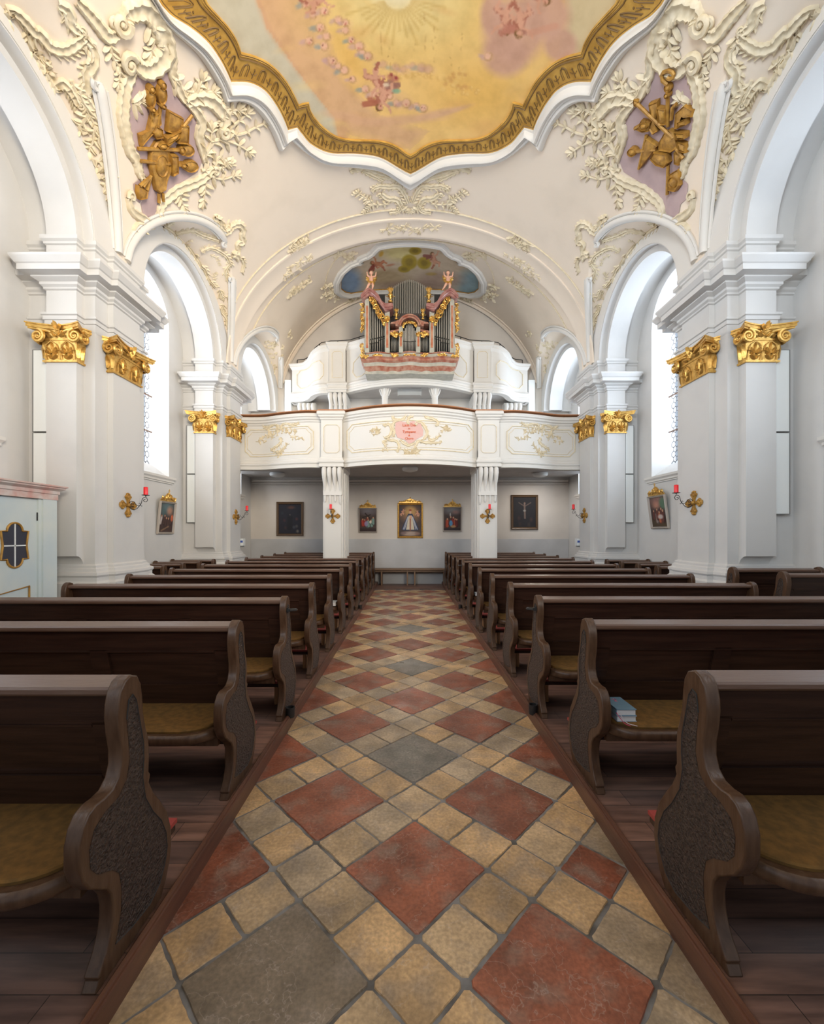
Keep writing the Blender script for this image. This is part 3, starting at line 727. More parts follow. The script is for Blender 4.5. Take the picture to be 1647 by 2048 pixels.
for x, y, lab in ((-.0, 10.35, 'round white ceiling lamp above the large gold-framed painting'), (-3.58, 11.3, 'round white ceiling lamp above the left dark painting'), (3.52, 11.3, 'round white ceiling lamp above the right dark painting')):
    m = MB(); m.lathe([(.10, 3.12), (.19, 3.11), (.20, 3.07), (.18, 3.03), (.08, 3.0), (.02, 2.995)], (x, y, 0), 24); o = m.build('ceiling_lamp', steel, smooth=40); tag(o, lab, 'lamp', 'round lamps under the gallery')
    l = area('lamp_fill', (x, y, 2.98), (0, 0, 0), .36, .36, 13 if x > -1 else 3, (1, .92, .84)); l.data.shape = 'DISK'; l.parent = o  # fill light added below each lamp to brighten the wall under the gallery
# iron railing behind the organ balcony parapet
for s in (-1, 1):
    m = MB(); xs = [3.25, 3.05, 2.85, 2.6, 2.4, 2.15, 1.9, 1.6, 1.3, 1.1]
    for dz in (.10, .22, .0):
        if dz: m.tube([(s*x, upf(x)+.22, utop(x)+dz) for x in xs], .011, 5)
    for x in (3.25, 2.95, 2.45, 1.95, 1.35): m.tube([(s*x, upf(x)+.22, 5.46), (s*x, upf(x)+.22, utop(x)+.22)], .013, 5)
    o = m.build('railing', black); tag(o, 'thin black iron railing behind the balcony parapet, %s of the organ' % ('left' if s < 0 else 'right'), 'railing')
    m = MB(); m.box(min(s*3.42, s*3.60), max(s*3.42, s*3.60), 12.05, 12.24, 5.0, 5.9); o = m.build('loudspeaker', steel); tag(o, 'white wall box at the %s end of the organ balcony' % ('left' if s < 0 else 'right'), 'box')
# ================= the organ =================
org = thing('organ', 'painted marble and gold baroque organ with tin pipes on the upper balcony', 'organ', None, (0, 10.5, 5.5))
def ob(m, name, mt, label=None, smooth=None, par=None):
    o = m.build(name, mt, par or org, smooth=smooth); put(o, org.location)
    if label: o['label'] = label
    return o
def cp(cx, cy, d=10.2): return at(680+.17*cx, 480+.17*cy, d)
def mx(cx): return 1632-cx          # mirror about the organ's axis
def cbox(m, x0, x1, y0, y1, d0, d1, dd=None, mi=0):
    a = cp(x0, y1, dd or d0); b = cp(x1, y0, dd or d0); m.box(min(a.x, b.x), max(a.x, b.x), d0, d1, a.z, b.z, mi)
def cprism(m, poly, d0, d1, dd=None, mi=0):
    P = [cp(a, b, dd or d0) for a, b in poly]; m.prism([(p.x, p.z) for p in P], d0, d1, lambda u, v, w_: (u, w_, v), mi)
def pipe(m, x, y, z0, z1, r, foot):
    m.lathe([(r*.25, z0), (r, z0+foot), (r, z1)], (x, y, 0), 12)
    m.lathe([(r*.92, z1), (r*.9, z1-.004)], (x, y, 0), 12)
# base
def base_curve(px0, px1, n=40):
    out = []
    for i in range(n+1):
        t = i/n; x = px0+(px1-px0)*t; u = (t-.5)*2
        bul = .10*math.exp(-(u/.22)**2)+.07*(math.exp(-((abs(u)-.72)/.2)**2)); out.append((x, 10.22-bul))
    return out
zc = lambda cy: cp(0, cy, 10.1).z
bx0, bx1 = cp(300, 0, 10.1).x, cp(1335, 0, 10.1).x
bc = base_curve(bx0, bx1)
m = MB()
for a, b, mi in (([(-.04, 1560), (.0, 1530)], None, 1), ([(0, 1530), (.03, 1500), (.06, 1480)], None, 0), ([(.06, 1480), (.05, 1455), (.07, 1440)], None, 1), ([(.07, 1440), (.12, 1420), (.12, 1400), (.15, 1385), (.04, 1380)], None, 0)):
    rows = [[(x+(.9*off*(1 if i == len(bc)-1 else (-1 if i == 0 else 0))), y-off, zc(cy)) for i, (x, y) in enumerate(bc)] for off, cy in a]
    m.grid(rows, mi)
    for e in (0, -1): m.grid([[r[e], (r[e][0], 10.62, r[e][2])] for r in rows], mi)
x0_, x1_ = bx0-.02, bx1+.02; m.box(x0_, x1_, 10.2, 10.62, zc(1560), zc(1380), 1)
ob(m, 'base_cornice', [marble_p, marble_g], 'red and grey marbled base moulding', smooth=30)
m = MB(); rows = [[(x, y-.03, zc(c)) for x, y in bc] for c in (1385, 1325)]; m.grid(rows); m.box(bx0, bx1, 10.19, 10.9, zc(1385), zc(1325)); 
ob(m, 'panel_band', marble_g, smooth=30)
m = MB(); rows = [[(x, y-off, zc(c)) for x, y in bc] for off, c in ((.0, 1330), (.05, 1325), (.05, 1312), (-.2, 1310))]; m.grid(rows); ob(m, 'pipe_ledge', marble_p, smooth=30)
def flourish(m, c, w_, h, n=7, seed=1, y=None, en=(0, -1, 0), r=.011):
    rnd = random.Random(seed); c = Vector(c)
    for k in range(n):
        t = -1+2*(k+.5)/n; p = c+Vector((t*w_/2, -.01, rnd.uniform(-.25, .25)*h)); sg = rnd.choice((-1, 1))
        m.tube(spiral(p, h*.42*(1-.3*abs(t)), 1.3, sg, (1, 0, 0), (0, 0, 1), 14, rnd.uniform(0, 6)), r, 5)
        a = rnd.uniform(0, 6); leaf(m, p, (math.cos(a), -.2, math.sin(a)), (0, -1, 0), h*.5, h*.16, .6)
m = MB()
for cx, w_, sd in ((440, .21, 1), (640, .15, 2), (820, .30, 3), (990, .15, 4), (1195, .21, 5), (285, .18, 6), (1350, .18, 7)):
    p = cp(cx, 1355 if 400 < cx < 1250 else 1370, 10.05); flourish(m, p, w_, .085, 7, sd)
ob(m, 'base_gilding', gold, 'gold ornaments along the base', smooth=50)
for sx, f_ in ((-1, lambda c: c), (1, mx)):
    m = MB()
    for a, b, top in ((290, 342, 690), (526, 582, 830)):
        cbox(m, f_(a), f_(b), top, 1325, 10.14, 10.32)
    cbox(m, f_(285), f_(345), 1000, 1330, 10.30, 10.95); cbox(m, f_(290), f_(342), 690, 1330, 10.3, 10.9)
    ob(m, 'tower_post', marble_g)
    m = MB(); cbox(m, f_(304), f_(328), 770, 1270, 10.128, 10.145); cbox(m, f_(541), f_(566), 980, 1265, 10.128, 10.145); ob(m, 'red_inlay', marble_r, 'red marble strip')
    m = MB(); cbox(m, f_(541), f_(564), 890, 975, 10.125, 10.145); flourish(m, cp(f_(553), 930, 10.11), .03, .16, 5, 3); ob(m, 'post_gilding', gold, smooth=50)
    m = MB()
    for q in range(7):
        cx = 357+q*26.5; p = cp(f_(cx), 1310, 10.28); top = cp(0, 640+(cx-345)*1.3, 10.28).z; r = .0205-.0008*q
        pipe(m, p.x, 10.30, p.z, top+.1, r*.95, .27+.012*q)
    o_p = ob(m, 'tower_pipes', pipe_m, smooth=40)
    m = MB(); 
    for q in range(7):
        cx = 357+q*26.5; p = cp(f_(cx), 1310, 10.28); z = p.z+.27+.012*q; m.box(p.x-.011, p.x+.011, 10.268, 10.29, z+.005, z+.03)
    P = [cp(f_(345), 1218, 10.22), cp(f_(440), 1205, 10.22), cp(f_(470), 1170, 10.22), cp(f_(525), 1160, 10.22)]; m.tube(P, .008, 5)
    cbox(m, f_(342), f_(526), 640, 1315, 10.40, 10.42); ob(m, 'pipe_mouths', dark)
    m = MB()
    poly = [(345, 660), (400, 690), (440, 770), (490, 850), (525, 900), (525, 1010), (500, 990), (480, 930), (440, 900), (420, 830), (385, 770), (350, 720)]
    rnd = random.Random(11)
    for (u, v, rr) in ((370, 690, 30), (395, 735, 34), (425, 790, 36), (460, 850, 40), (440, 850, 24), (490, 900, 34), (510, 960, 26), (400, 790, 20), (470, 905, 22), (375, 655, 22), (352, 700, 18), (515, 1000, 14)):
        p = cp(f_(u), v, 10.12); sc = rr*.17*10.15/837
        m.tube(spiral(p, sc, 1.4, rnd.choice((-1, 1)), (1, 0, 0), (0, 0, 1), 16, rnd.uniform(0, 6)), .013, 5)
        for _ in range(3): a = rnd.uniform(0, 6); leaf(m, p, (math.cos(a), -.2, math.sin(a)), (0, -1, 0), sc*1.1, sc*.33, .6)
    m.tube([cp(f_(a), b, 10.13) for a, b in poly[:6]], .014, 5); m.tube([cp(f_(a), b, 10.13) for a, b in poly[6:]+poly[:1]], .012, 5)
    ob(m, 'tower_fretwork', gold, 'gilded open fretwork over the pipe tops', smooth=50)
    m = MB(); poly = [(240, 645), (285, 585), (330, 560), (400, 590), (450, 640), (490, 715), (530, 745), (612, 738), (625, 775), (600, 815), (530, 838), (492, 790), (440, 715), (385, 660), (345, 648), (280, 690)]
    cprism(m, [(f_(a), b) for a, b in poly], 10.06, 10.40)
    for k, dz in ((0, 0), (1, 22)): m.tube(catmull([cp(f_(a), b+dz, 10.05) for a, b in ((245, 660), (330, 590), (400, 620), (450, 675), (500, 755), (540, 790), (615, 775))], 5), .028-.006*k, 6)
    ob(m, 'tower_cornice', mauve_s, 'swept mauve marble cornice', smooth=45)
    m = MB(); rnd = random.Random(21)
    for v in range(12):
        p = cp(f_(262+6*math.sin(v)), 770+v*26, 10.35); m.tube(spiral(p, .055, 1.2, rnd.choice((-1, 1)), (1, 0, 0), (0, 0, 1), 12, rnd.uniform(0, 6)), .012, 5); a = rnd.uniform(0, 6); leaf(m, p, (math.cos(a), 0, math.sin(a)), (0, -1, 0), .09, .025, .6)
    ob(m, 'side_wing', gold, 'gilded carved side wing', smooth=50); m = MB()
    for v in range(9):
        p = cp(f_(258-6*math.sin(v*.8)), 1225+v*20, 10.3); m.tube(spiral(p, .05, 1.2, rnd.choice((-1, 1)), (1, 0, 0), (0, 0, 1), 12, rnd.uniform(0, 6)), .012, 5)
    ob(m, 'side_wing', gold, 'gilded carved side wing', smooth=50)
    # flat fields beside the middle tower
    m = MB()
    for q in range(6):
        cx = 602+q*17; p = cp(f_(cx), 1312, 10.35); pipe(m, p.x, 10.36, p.z, cp(0, 1075, 10.35).z, .0135, .16+.01*q)
    ob(m, 'flat_pipes', pipe_m, smooth=40)
    m = MB(); cbox(m, f_(584), f_(694), 985, 1315, 10.42, 10.44); ob(m, 'flat_backing', dark)
    m = MB(); poly = [(580, 1075), (600, 1062), (640, 1058), (680, 1048), (705, 1035), (705, 1062), (670, 1078), (620, 1090), (582, 1098)]; cprism(m, [(f_(a), b) for a, b in poly], 10.14, 10.42); 
    poly = [(590, 985), (640, 985), (700, 1000), (715, 960), (690, 940), (640, 960), (600, 965)]; cprism(m, [(f_(a), b) for a, b in poly], 10.10, 10.4); ob(m, 'flat_cornice', marble_p, smooth=30)
    m = MB(); flourish(m, cp(f_(640), 1105, 10.12), .17, .10, 7, 9); flourish(m, cp(f_(655), 1135, 10.12), .08, .07, 4, 10); ob(m, 'flat_fretwork', gold, smooth=50)
    m = MB(); cbox(m, f_(690), f_(738), 1010, 1325, 10.10, 10.30); ob(m, 'middle_post', marble_g)
    m = MB(); cbox(m, f_(702), f_(724), 1080, 1250, 10.088, 10.105); ob(m, 'red_inlay', marble_r)
    m = MB(); flourish(m, cp(f_(713), 1110, 10.08), .03, .12, 5, 4, r=.008); ob(m, 'post_gilding', gold, smooth=50)
    # gilded urns with flames
    for cx, cy, sc, nm in ((590, 735, 1.0, 'tall'), (660, 935, .72, 'small')):
        p = cp(f_(cx), cy, 10.15); m = MB()
        m.lathe([(r*sc, p.z+z*sc*1.0) for r, z in ((.05, 0), (.055, .03), (.022, .06), (.02, .09), (.06, .15), (.062, .19), (.03, .23), (.045, .25), (.02, .28))], (p.x, p.y, 0), 10)
        for a in range(6):
            r = a*PI/3; d = Vector((math.cos(r), math.sin(r), 0)); leaf(m, Vector((p.x, p.y, p.z+.24*sc))+d*.01, d*.3+Vector((0, 0, 1)), d, .12*sc, .03*sc, .7)
            leaf(m, Vector((p.x, p.y, p.z+.12*sc))+d*.04*sc, d+Vector((0, 0, .6)), d, .07*sc, .02*sc, .7)
        ob(m, 'urn', gold, 'gilded flaming urn', smooth=50)
# middle tower
m = MB()
for q in range(9):
    cx = 748+q*17; p = cp(cx, 1305, 10.16); hh = 975+abs(q-4)**1.5*12; pipe(m, p.x, 10.16, p.z, cp(0, hh, 10.16).z, .0145, .27+(.012*abs(q-4)))
ob(m, 'middle_pipes', pipe_m, smooth=40)
m = MB(); cbox(m, 738, 894, 960, 1315, 10.26, 10.28); m.tube([cp(738, 1188, 10.12), cp(816, 1196, 10.11), cp(894, 1188, 10.12)], .007, 5); ob(m, 'middle_backing', dark)
m = MB()
A = [PI*k/16 for k in range(17)]
cprism(m, [(816-135*math.cos(a), 1000-130*math.sin(a)) for a in A]+[(816+100*math.cos(a), 1005-92*math.sin(a)) for a in A], 10.02, 10.34)
m.tube([cp(816-128*math.cos(a), 1000-122*math.sin(a), 10.0) for a in A], .022, 6)
cbox(m, 650, 700, 955, 1010, 10.04, 10.3); cbox(m, 932, 982, 955, 1010, 10.04, 10.3); ob(m, 'middle_cornice', marble_p, 'arched pink marble cornice', smooth=40)
m = MB(); rnd = random.Random(5)
for a in [PI*(.12+.76*k/9) for k in range(10)]:
    p = cp(816-85*math.cos(a), 1045-80*math.sin(a), 10.06); m.tube(spiral(p, .035, 1.2, rnd.choice((-1, 1)), (1, 0, 0), (0, 0, 1), 12, rnd.uniform(0, 6)), .010, 5); leaf(m, p, (math.cos(a*3), -.2, math.sin(a*3)), (0, -1, 0), .05, .018, .6)
ob(m, 'middle_fretwork', gold, smooth=50)
# great pipes behind
m = MB()
for q in range(21):
    cx = 604+q*21.2; u = abs(q-10)/10; top = 470+100*u**1.6; p = cp(cx, 1000, 11.0)
    pipe(m, p.x, 11.0, 5.6, cp(0, top, 11.0).z, .0165, .5)
ob(m, 'great_pipes', pipe_m, smooth=40)
m = MB(); cprism(m, [(594, 1100), (594, 600), (650, 560), (720, 515), (816, 490), (912, 515), (982, 560), (1038, 600), (1038, 1100)], 11.05, 11.09); m.tube([cp(590, 945, 10.95), cp(1042, 945, 10.95)], .01, 5); m.box(-1.0, .98, 10.5, 11.0, 5.47, 7.0); ob(m, 'case_body', mat('dark_case', (.05, .04, .035, 1), .6))
# cherubs on the towers
def figure(o, s, rot, limbs, head, hr, mt, name, label, vox=.012):
    m = MB(); R = Matrix.Rotation(rot, 3, 'Z'); o = Vector(o)
    X = lambda p: o+R @ (Vector(p)*s)
    for path, rad in limbs: 
        P = catmull([X(p) for p in path], 5); m.tube(P, [r*s for r in [rad[min(len(rad)-1, int(i/5))]*(1-(i % 5)/5)+rad[min(len(rad)-1, int(i/5)+1)]*((i % 5)/5) for i in range(len(P))]], 8)
        m.ball(tuple(X(path[-1])), rad[-1]*s*1.05, 6)
    m.ball(tuple(X(head)), hr*s, 12); m.ball(tuple(X((head[0], head[1]-hr*.98, head[2]-.01))), hr*.16*s, 6)
    for e in (-1, 1): m.ball(tuple(X((head[0]+e*hr*.45, head[1]-hr*.72, head[2]-hr*.25))), hr*.34*s, 6); m.ball(tuple(X((head[0]+e*hr, head[1], head[2]))), hr*.2*s, 6)
    ob_ = m.build(name, mt); md = ob_.modifiers.new('r', 'REMESH'); md.mode = 'VOXEL'; md.voxel_size = vox*s; md.use_smooth_shade = True
    return ob_, X
for s in (-1, 1):
    f_ = (lambda c: c) if s < 0 else mx
    foot = cp(f_(365), 600, 10.18); o3 = foot
    mirr = 1
    limbs = [([(0, 0, .40), (0, -.01, .52), (0, 0, .66), (0, 0, .74)], [.095, .10, .095, .05]),
             ([(-.05, 0, .40), (-.12, -.05, .26), (-.22, -.02, .10), (-.27, -.06, .02)], [.075, .065, .045, .03]),
             ([(.05, 0, .40), (.09, -.10, .24), (.06, -.06, .08), (.06, -.12, .02)], [.075, .065, .045, .03]),
             ([(-.09, 0, .69), (-.18, -.02, .76), (-.20, -.04, .90)], [.045, .036, .026]), ([(.09, 0, .69), (.20, -.04, .70), (.24, -.06, .88)], [.045, .036, .026])]
    fg, X = figure(o3, .50, 0, limbs, (0, -.01, .87), .095, skin, 'cherub_statue', '')
    tag(fg, 'small painted cherub with gold wings on the %s organ tower' % ('left' if s < 0 else 'right'), 'statue', 'cherubs on the organ')
    m = MB()
    for e in (-1, 1):
        for k in range(4): leaf(m, X((e*.05, .07, .62)), (e*(.9-.1*k), .2, .9-.45*k), (0, -1, 0), .15-.015*k, .028, .5)
    o_ = m.build('wings', gold, fg, smooth=50); m = MB()
    m.tube([X((-.12, -.04, .42)), X((0, -.12, .36)), X((.13, -.04, .40))], .028, 6); leaf(m, X((.1, -.1, .40)), (.2, 0, -1), (0, -1, 0), .1, .03, .6); m.build('loincloth', gold, fg, smooth=50)
    m = MB(); m.ball(tuple(X((0, .015, .905))), .047, 8); m.build('hair', mat('brown_hair', (.16, .07, .03, 1), .6), fg, smooth=60)
# ================= pews =================
FRONT = [(0, .978), (-.028, .967), (-.05, .94), (-.060, .90), (-.062, .86), (-.056, .81), (-.044, .75), (-.044, .705), (-.058, .668), (-.085, .645), (-.12, .640), (-.155, .643), (-.185, .632), (-.207, .605), (-.220, .562), (-.220, .50), (-.207, .455), (-.180, .41), (-.140, .375), (-.112, .352), (-.092, .32), (-.083, .28), (-.084, .24), (-.094, .20), (-.112, .16), (-.14, .125), (-.148, .112), (-.140, .106), (-.158, .075)]
REAR = [(.075, .075), (.17, .078), (.205, .12), (.232, .18), (.243, .24), (.238, .306), (.21, .385), (.165, .455), (.125, .51), (.100, .56), (.108, .585), (.098, .60), (.101, .66), (.096, .72), (.08, .77), (.068, .82), (.063, .88), (.055, .93), (.035, .965)]
def inset(poly, d):
    n = len(poly); out = []
    A = sum(poly[i][0]*poly[(i+1) % n][1]-poly[(i+1) % n][0]*poly[i][1] for i in range(n)); sg = 1 if A > 0 else -1
    for i in range(n):
        a, b = Vector(poly[i-1]), Vector(poly[(i+1) % n]); t = (b-a).normalized(); out.append((poly[i][0]-sg*t.y*d, poly[i][1]+sg*t.x*d))
    return out
OUT = FRONT+REAR
INS = [(-.012, .90), (-.022, .84), (-.012, .76), (-.006, .70), (-.022, .64), (-.06, .606), (-.12, .598), (-.165, .575), (-.183, .53), (-.18, .47), (-.15, .43), (-.09, .395), (-.058, .36), (-.045, .30), (-.048, .235), (-.06, .19), (-.075, .15), (.0, .13), (.10, .12), (.16, .145), (.195, .20), (.208, .25), (.20, .31), (.17, .375), (.12, .44), (.075, .52), (.06, .60), (.066, .66), (.064, .72), (.05, .78), (.036, .84), (.026, .885), (.008, .91)]
def make_pew(w, s, name='pew', hymn=False):
    """s=+1: aisle end at x=0, pew runs to +x; s=-1 mirrored"""
    T = lambda p: Vector((p[0]*s, p[1], p[2]))
    root = bpy.data.objects.new(name, None); COL.objects.link(root); root.empty_display_size = .2
    for e, x0 in ((0, 0), (1, w-.048)):
        m = MB(T); m.prism(OUT, x0, x0+.048, lambda u, v, w_: (w_, u, v)); o = m.build('end_panel', wood_e, root, smooth=40)
        b = o.modifiers.new('b', 'BEVEL'); b.width = .007; b.segments = 2; b.limit_method = 'ANGLE'; b.angle_limit = math.radians(50)
        if e == 0:
            m = MB(T); m.prism(INS, x0-.0015, x0+.004, lambda u, v, w_: (w_, u, v)); m.build('carved_field', carve, o)
            m = MB(T); P = INS[16:]+INS[:2]; m.tube([(x0-.0008, u, v) for u, v in P], .0028, 4); m.build('groove', dark, o)
    bt = lambda z: .025+(.93-z)*.245
    def slab(m, x0, x1, z0, z1, f, th):
        vs = [(x, bt(z)-f+g, z) for z in (z0, z1) for g in (0, th) for x in (x0, x1)]
        m.add(vs, [(0, 2, 3, 1), (4, 5, 7, 6), (0, 1, 5, 4), (2, 6, 7, 3), (0, 4, 6, 2), (1, 3, 7, 5)])
    m = MB(T); slab(m, .04, w-.04, .43, .93, 0, .02); slab(m, .045, w-.045, .79, .93, .014, .02); slab(m, .045, w-.045, .44, .58, .014, .02)
    nst = 2 if w > 1.6 else 0
    xs = [(.045, .165), (w-.165, w-.045)]+[(w*k/(nst+1)-.05, w*k/(nst+1)+.05) for k in range(1, nst+1)]
    for a, b in xs: slab(m, a, b, .57, .80, .014, .02)
    for zz in (.787, .583): slab(m, .165, w-.165, zz-.004, zz+.004, .017, .01)
    m.build('backrest', wood, root)
    m = MB(T); pr = [(-.028, .918), (-.034, .926), (-.034, .940), (-.028, .948), (.070, .956), (.078, .950), (.078, .925)]
    m.prism(pr, .046, w-.046, lambda u, v, w_: (w_, u, v)); m.build('cap_rail', cap_m, root, smooth=30)
    def plan(g, x0=.049):
        R = .17; P = [(x0+.0, .13), (x0, -.075)]
        P += [(x0+R*(1-math.cos(a))+g, -.09-(.16-g)*math.sin(a)) for a in [PI/2*k/8 for k in range(1, 9)]]
        Q = [(w-u, v) for u, v in P[::-1]]; return P+Q
    m = MB(T); pl = plan(0)
    rows = [[(u, v+q, z) for u, v in pl] for q, z in ((.012, .398), (0, .405), (-.006, .42), (-.006, .434), (0, .446), (.01, .450))]
    m.grid(rows, closed=True); n = len(pl); m.add(rows[0], [tuple(range(n))]); m.add(rows[-1], [tuple(range(n))]); m.box(.06, w-.06, -.14, -.11, .35, .40); m.build('seat', wood_e, root, smooth=50)
    m = MB(T); pl = plan(.02, .052); rows = [[(u, v+q, z) for u, v in pl] for q, z in ((.012, .449), (.010, .460), (.016, .466))]
    m.grid(rows, closed=True); m.add(rows[-1], [tuple(range(n))]); m.build('seat_cushion', cushion, root, smooth=30)
    m = MB(T); m.box(.035, w-.02, .13, .33, .225, .255); m.build('kneeler', wood, root)
    k = root.children[-1]
    m = MB(T); m.box(.03, w-.02, .125, .335, .2555, .272); m.build('kneeler_pad', redpad, k)
    for x in (.12, w/2, w-.16): m = MB(T); m.box(x, x+.035, .16, .31, .075, .225); m.build('kneeler_support', lightwood, k)
    return root
ORD = ['first', 'second', 'third', 'fourth', 'fifth', 'sixth', 'seventh', 'eighth', 'ninth', 'tenth', 'eleventh', 'twelfth']
for s, d0 in ((-1, 1.405), (1, 1.455)):
    proto = make_pew(2.46, s)
    for i in range(12):
        o = proto if i == 0 else copy_tree(proto)
        o.location = (s*.962, d0+.911*i, 0)
        side = 'left' if s < 0 else 'right'
        if i == 0: lab = 'dark carved wooden pew %s of the aisle, nearest the camera' % side
        elif i == 11: lab = 'dark wooden pew %s of the aisle, farthest back, by the end wall' % side
        else: lab = 'dark wooden pew with ochre seat pad %s of the aisle, %s row from the camera' % (side, ORD[i])
        tag(o, lab, 'pew', 'pews %s of the aisle' % side)
# side pews in the niches
def side_pews(s, lst, w, x0, lab):
    proto = make_pew(w, s)
    for i, (y, dz) in enumerate(lst):
        o = proto if i == 0 else copy_tree(proto)
        o.location = (s*x0, y, dz); tag(o, lab % ['nearest', 'second', 'third', 'farthest'][i], 'pew', 'short side pews, '+('left' if s < 0 else 'right'))
side_pews(-1, [(6.45, 0), (7.0, 0), (7.55, 0), (8.1, 0)], .84, 3.78, 'short dark pew in the left window niche behind the near pier, %s of four')
side_pews(1, [(6.45, 0), (7.0, 0), (7.55, 0), (8.1, 0)], .84, 3.78, 'short dark pew in the right window niche behind the near pier, %s of four')
proto = make_pew(1.0, 1)
for i, (x, y, lab) in enumerate(((3.54, 4.64, 'dark pew at the foot of the near right pier, partly behind another'), (3.58, 4.06, 'dark side pew cut off by the right picture edge, before the near right pier'))):
    o = proto if i == 0 else copy_tree(proto); o.location = (x, y, .115); tag(o, lab, 'pew', 'dark pews by the near right pier')
# platform step under those two
m = MB(); m.box(3.50, 4.64, 3.6, 4.98, .075, .19); o = m.build('floor', MATS['plank_floor']); tag(o, 'low wooden step under the side pews', kind='structure')
# books, hooks and holders
def book(name, c, w, d, h, rot, cov, lab, group=None, ribbon=False):
    t = thing(name, lab, 'book', group, c); t.rotation_euler = (0, 0, rot)
    m = MB(); m.box(-w/2, w/2, -d/2, d/2, 0, .003); m.box(-w/2, w/2, -d/2, d/2, h-.003, h); m.box(-w/2, -w/2+.004, -d/2, d/2, 0, h); m.build('cover', cov, t)
    m = MB(); m.box(-w/2+.004, w/2-.004, -d/2+.004, d/2-.004, .003, h-.003); m.build('pages', mat('paper', (.72, .70, .68, 1), .8), t)
    if ribbon:
        m = MB()
        for k, x in enumerate((-.05, -.035)): m.tube(catmull([(x, -d/2+.01, h*.5), (x-.005, -d/2-.02, h*.4), (x+.02, -d/2-.035, -h*.6), (x+.045+.02*k, -d/2-.05, -h*.9)], 5), .002, 4, k)
        m.build('ribbon', [mat('pink_ribbon', (.6, .03, .12, 1), .5), mat('white_ribbon', (.7, .6, .62, 1), .5)], t)
    return t
bluecov = mat('blue_cover', (.17, .27, .34, 1), .45)
yb = 1.455+.911
b1 = book('book', (1.115, yb-.085, .466), .105, .165, .030, 0, mat('grey_cover', (.36, .42, .48, 1), .5), 'lower of two thick books on the second right pew seat')
b2 = book('book', (1.112, yb-.082, .4965), .108, .17, .034, .01, bluecov, 'blue hymn book on top of another on the second right pew seat', None, True)
m = MB(); m.tube(catmull([(-.012, .045, 0), (.004, .055, 0), (.010, .04, 0), (-.006, .028, 0), (.006, .018, 0)], 4), .0022, 4); o = m.build('cover_mark', mat('pink_ink', (.55, .10, .16, 1), .5), b2); o.location = (0, 0, .0345)
book('book', (-1.10, 1.405+.911*5-.11, .466), .13, .18, .05, 0, mat('grey_cover2', (.62, .64, .66, 1), .5), 'pale books left on the sixth pew seat left of the aisle')
book('book', (-2.35, 11.43+.03, .957), .16, .11, .03, 0, bluecov, 'blue booklet lying on the top rail of the farthest left pew')
book('book', (1.10, 1.455+.911*6-.12, .466), .12, .17, .04, 0, mat('grey_cover2', (.62, .64, .66, 1), .5), 'pale book on the seventh pew seat right of the aisle')
for s in (-1, 1):
    side = 'left' if s < 0 else 'right'
    for i in (2, 7):
        y = (1.405 if s < 0 else 1.455)+.911*i
        m = MB(); x = s*.962
        m.box(min(x, x-s*.012), max(x, x-s*.012), y-.035, y-.01, .855, .89)
        m.tube([(x-s*(.012+.03*(1-math.cos(a))), y-.02+.028*math.sin(a), .872) for a in [PI*k/8 for k in range(9)]]+[(x-s*.03, y-.045, .872)], .009, 6)
        m.box(min(x-s*.0, x-s*.035), max(x, x-s*.035), y-.04, y-.034, .862, .882)
        o = m.build('pole_clip', black, smooth=40); tag(o, 'small black metal clip on the %s row pew end %s of the aisle' % (ORD[i], side), 'clip', 'metal clips on the pew ends')
        m = MB(); yy = y-.06; m.lathe([(.030, .05), (.033, .06), (.034, .125), (.027, .125), (.026, .065)], (s*.925, yy, .02), 16)
        o = m.build('pole_socket', black, smooth=40); tag(o, 'black metal socket on the kerb beside the %s row pew %s of the aisle' % (ORD[i], side), 'socket', 'black sockets on the kerbs')
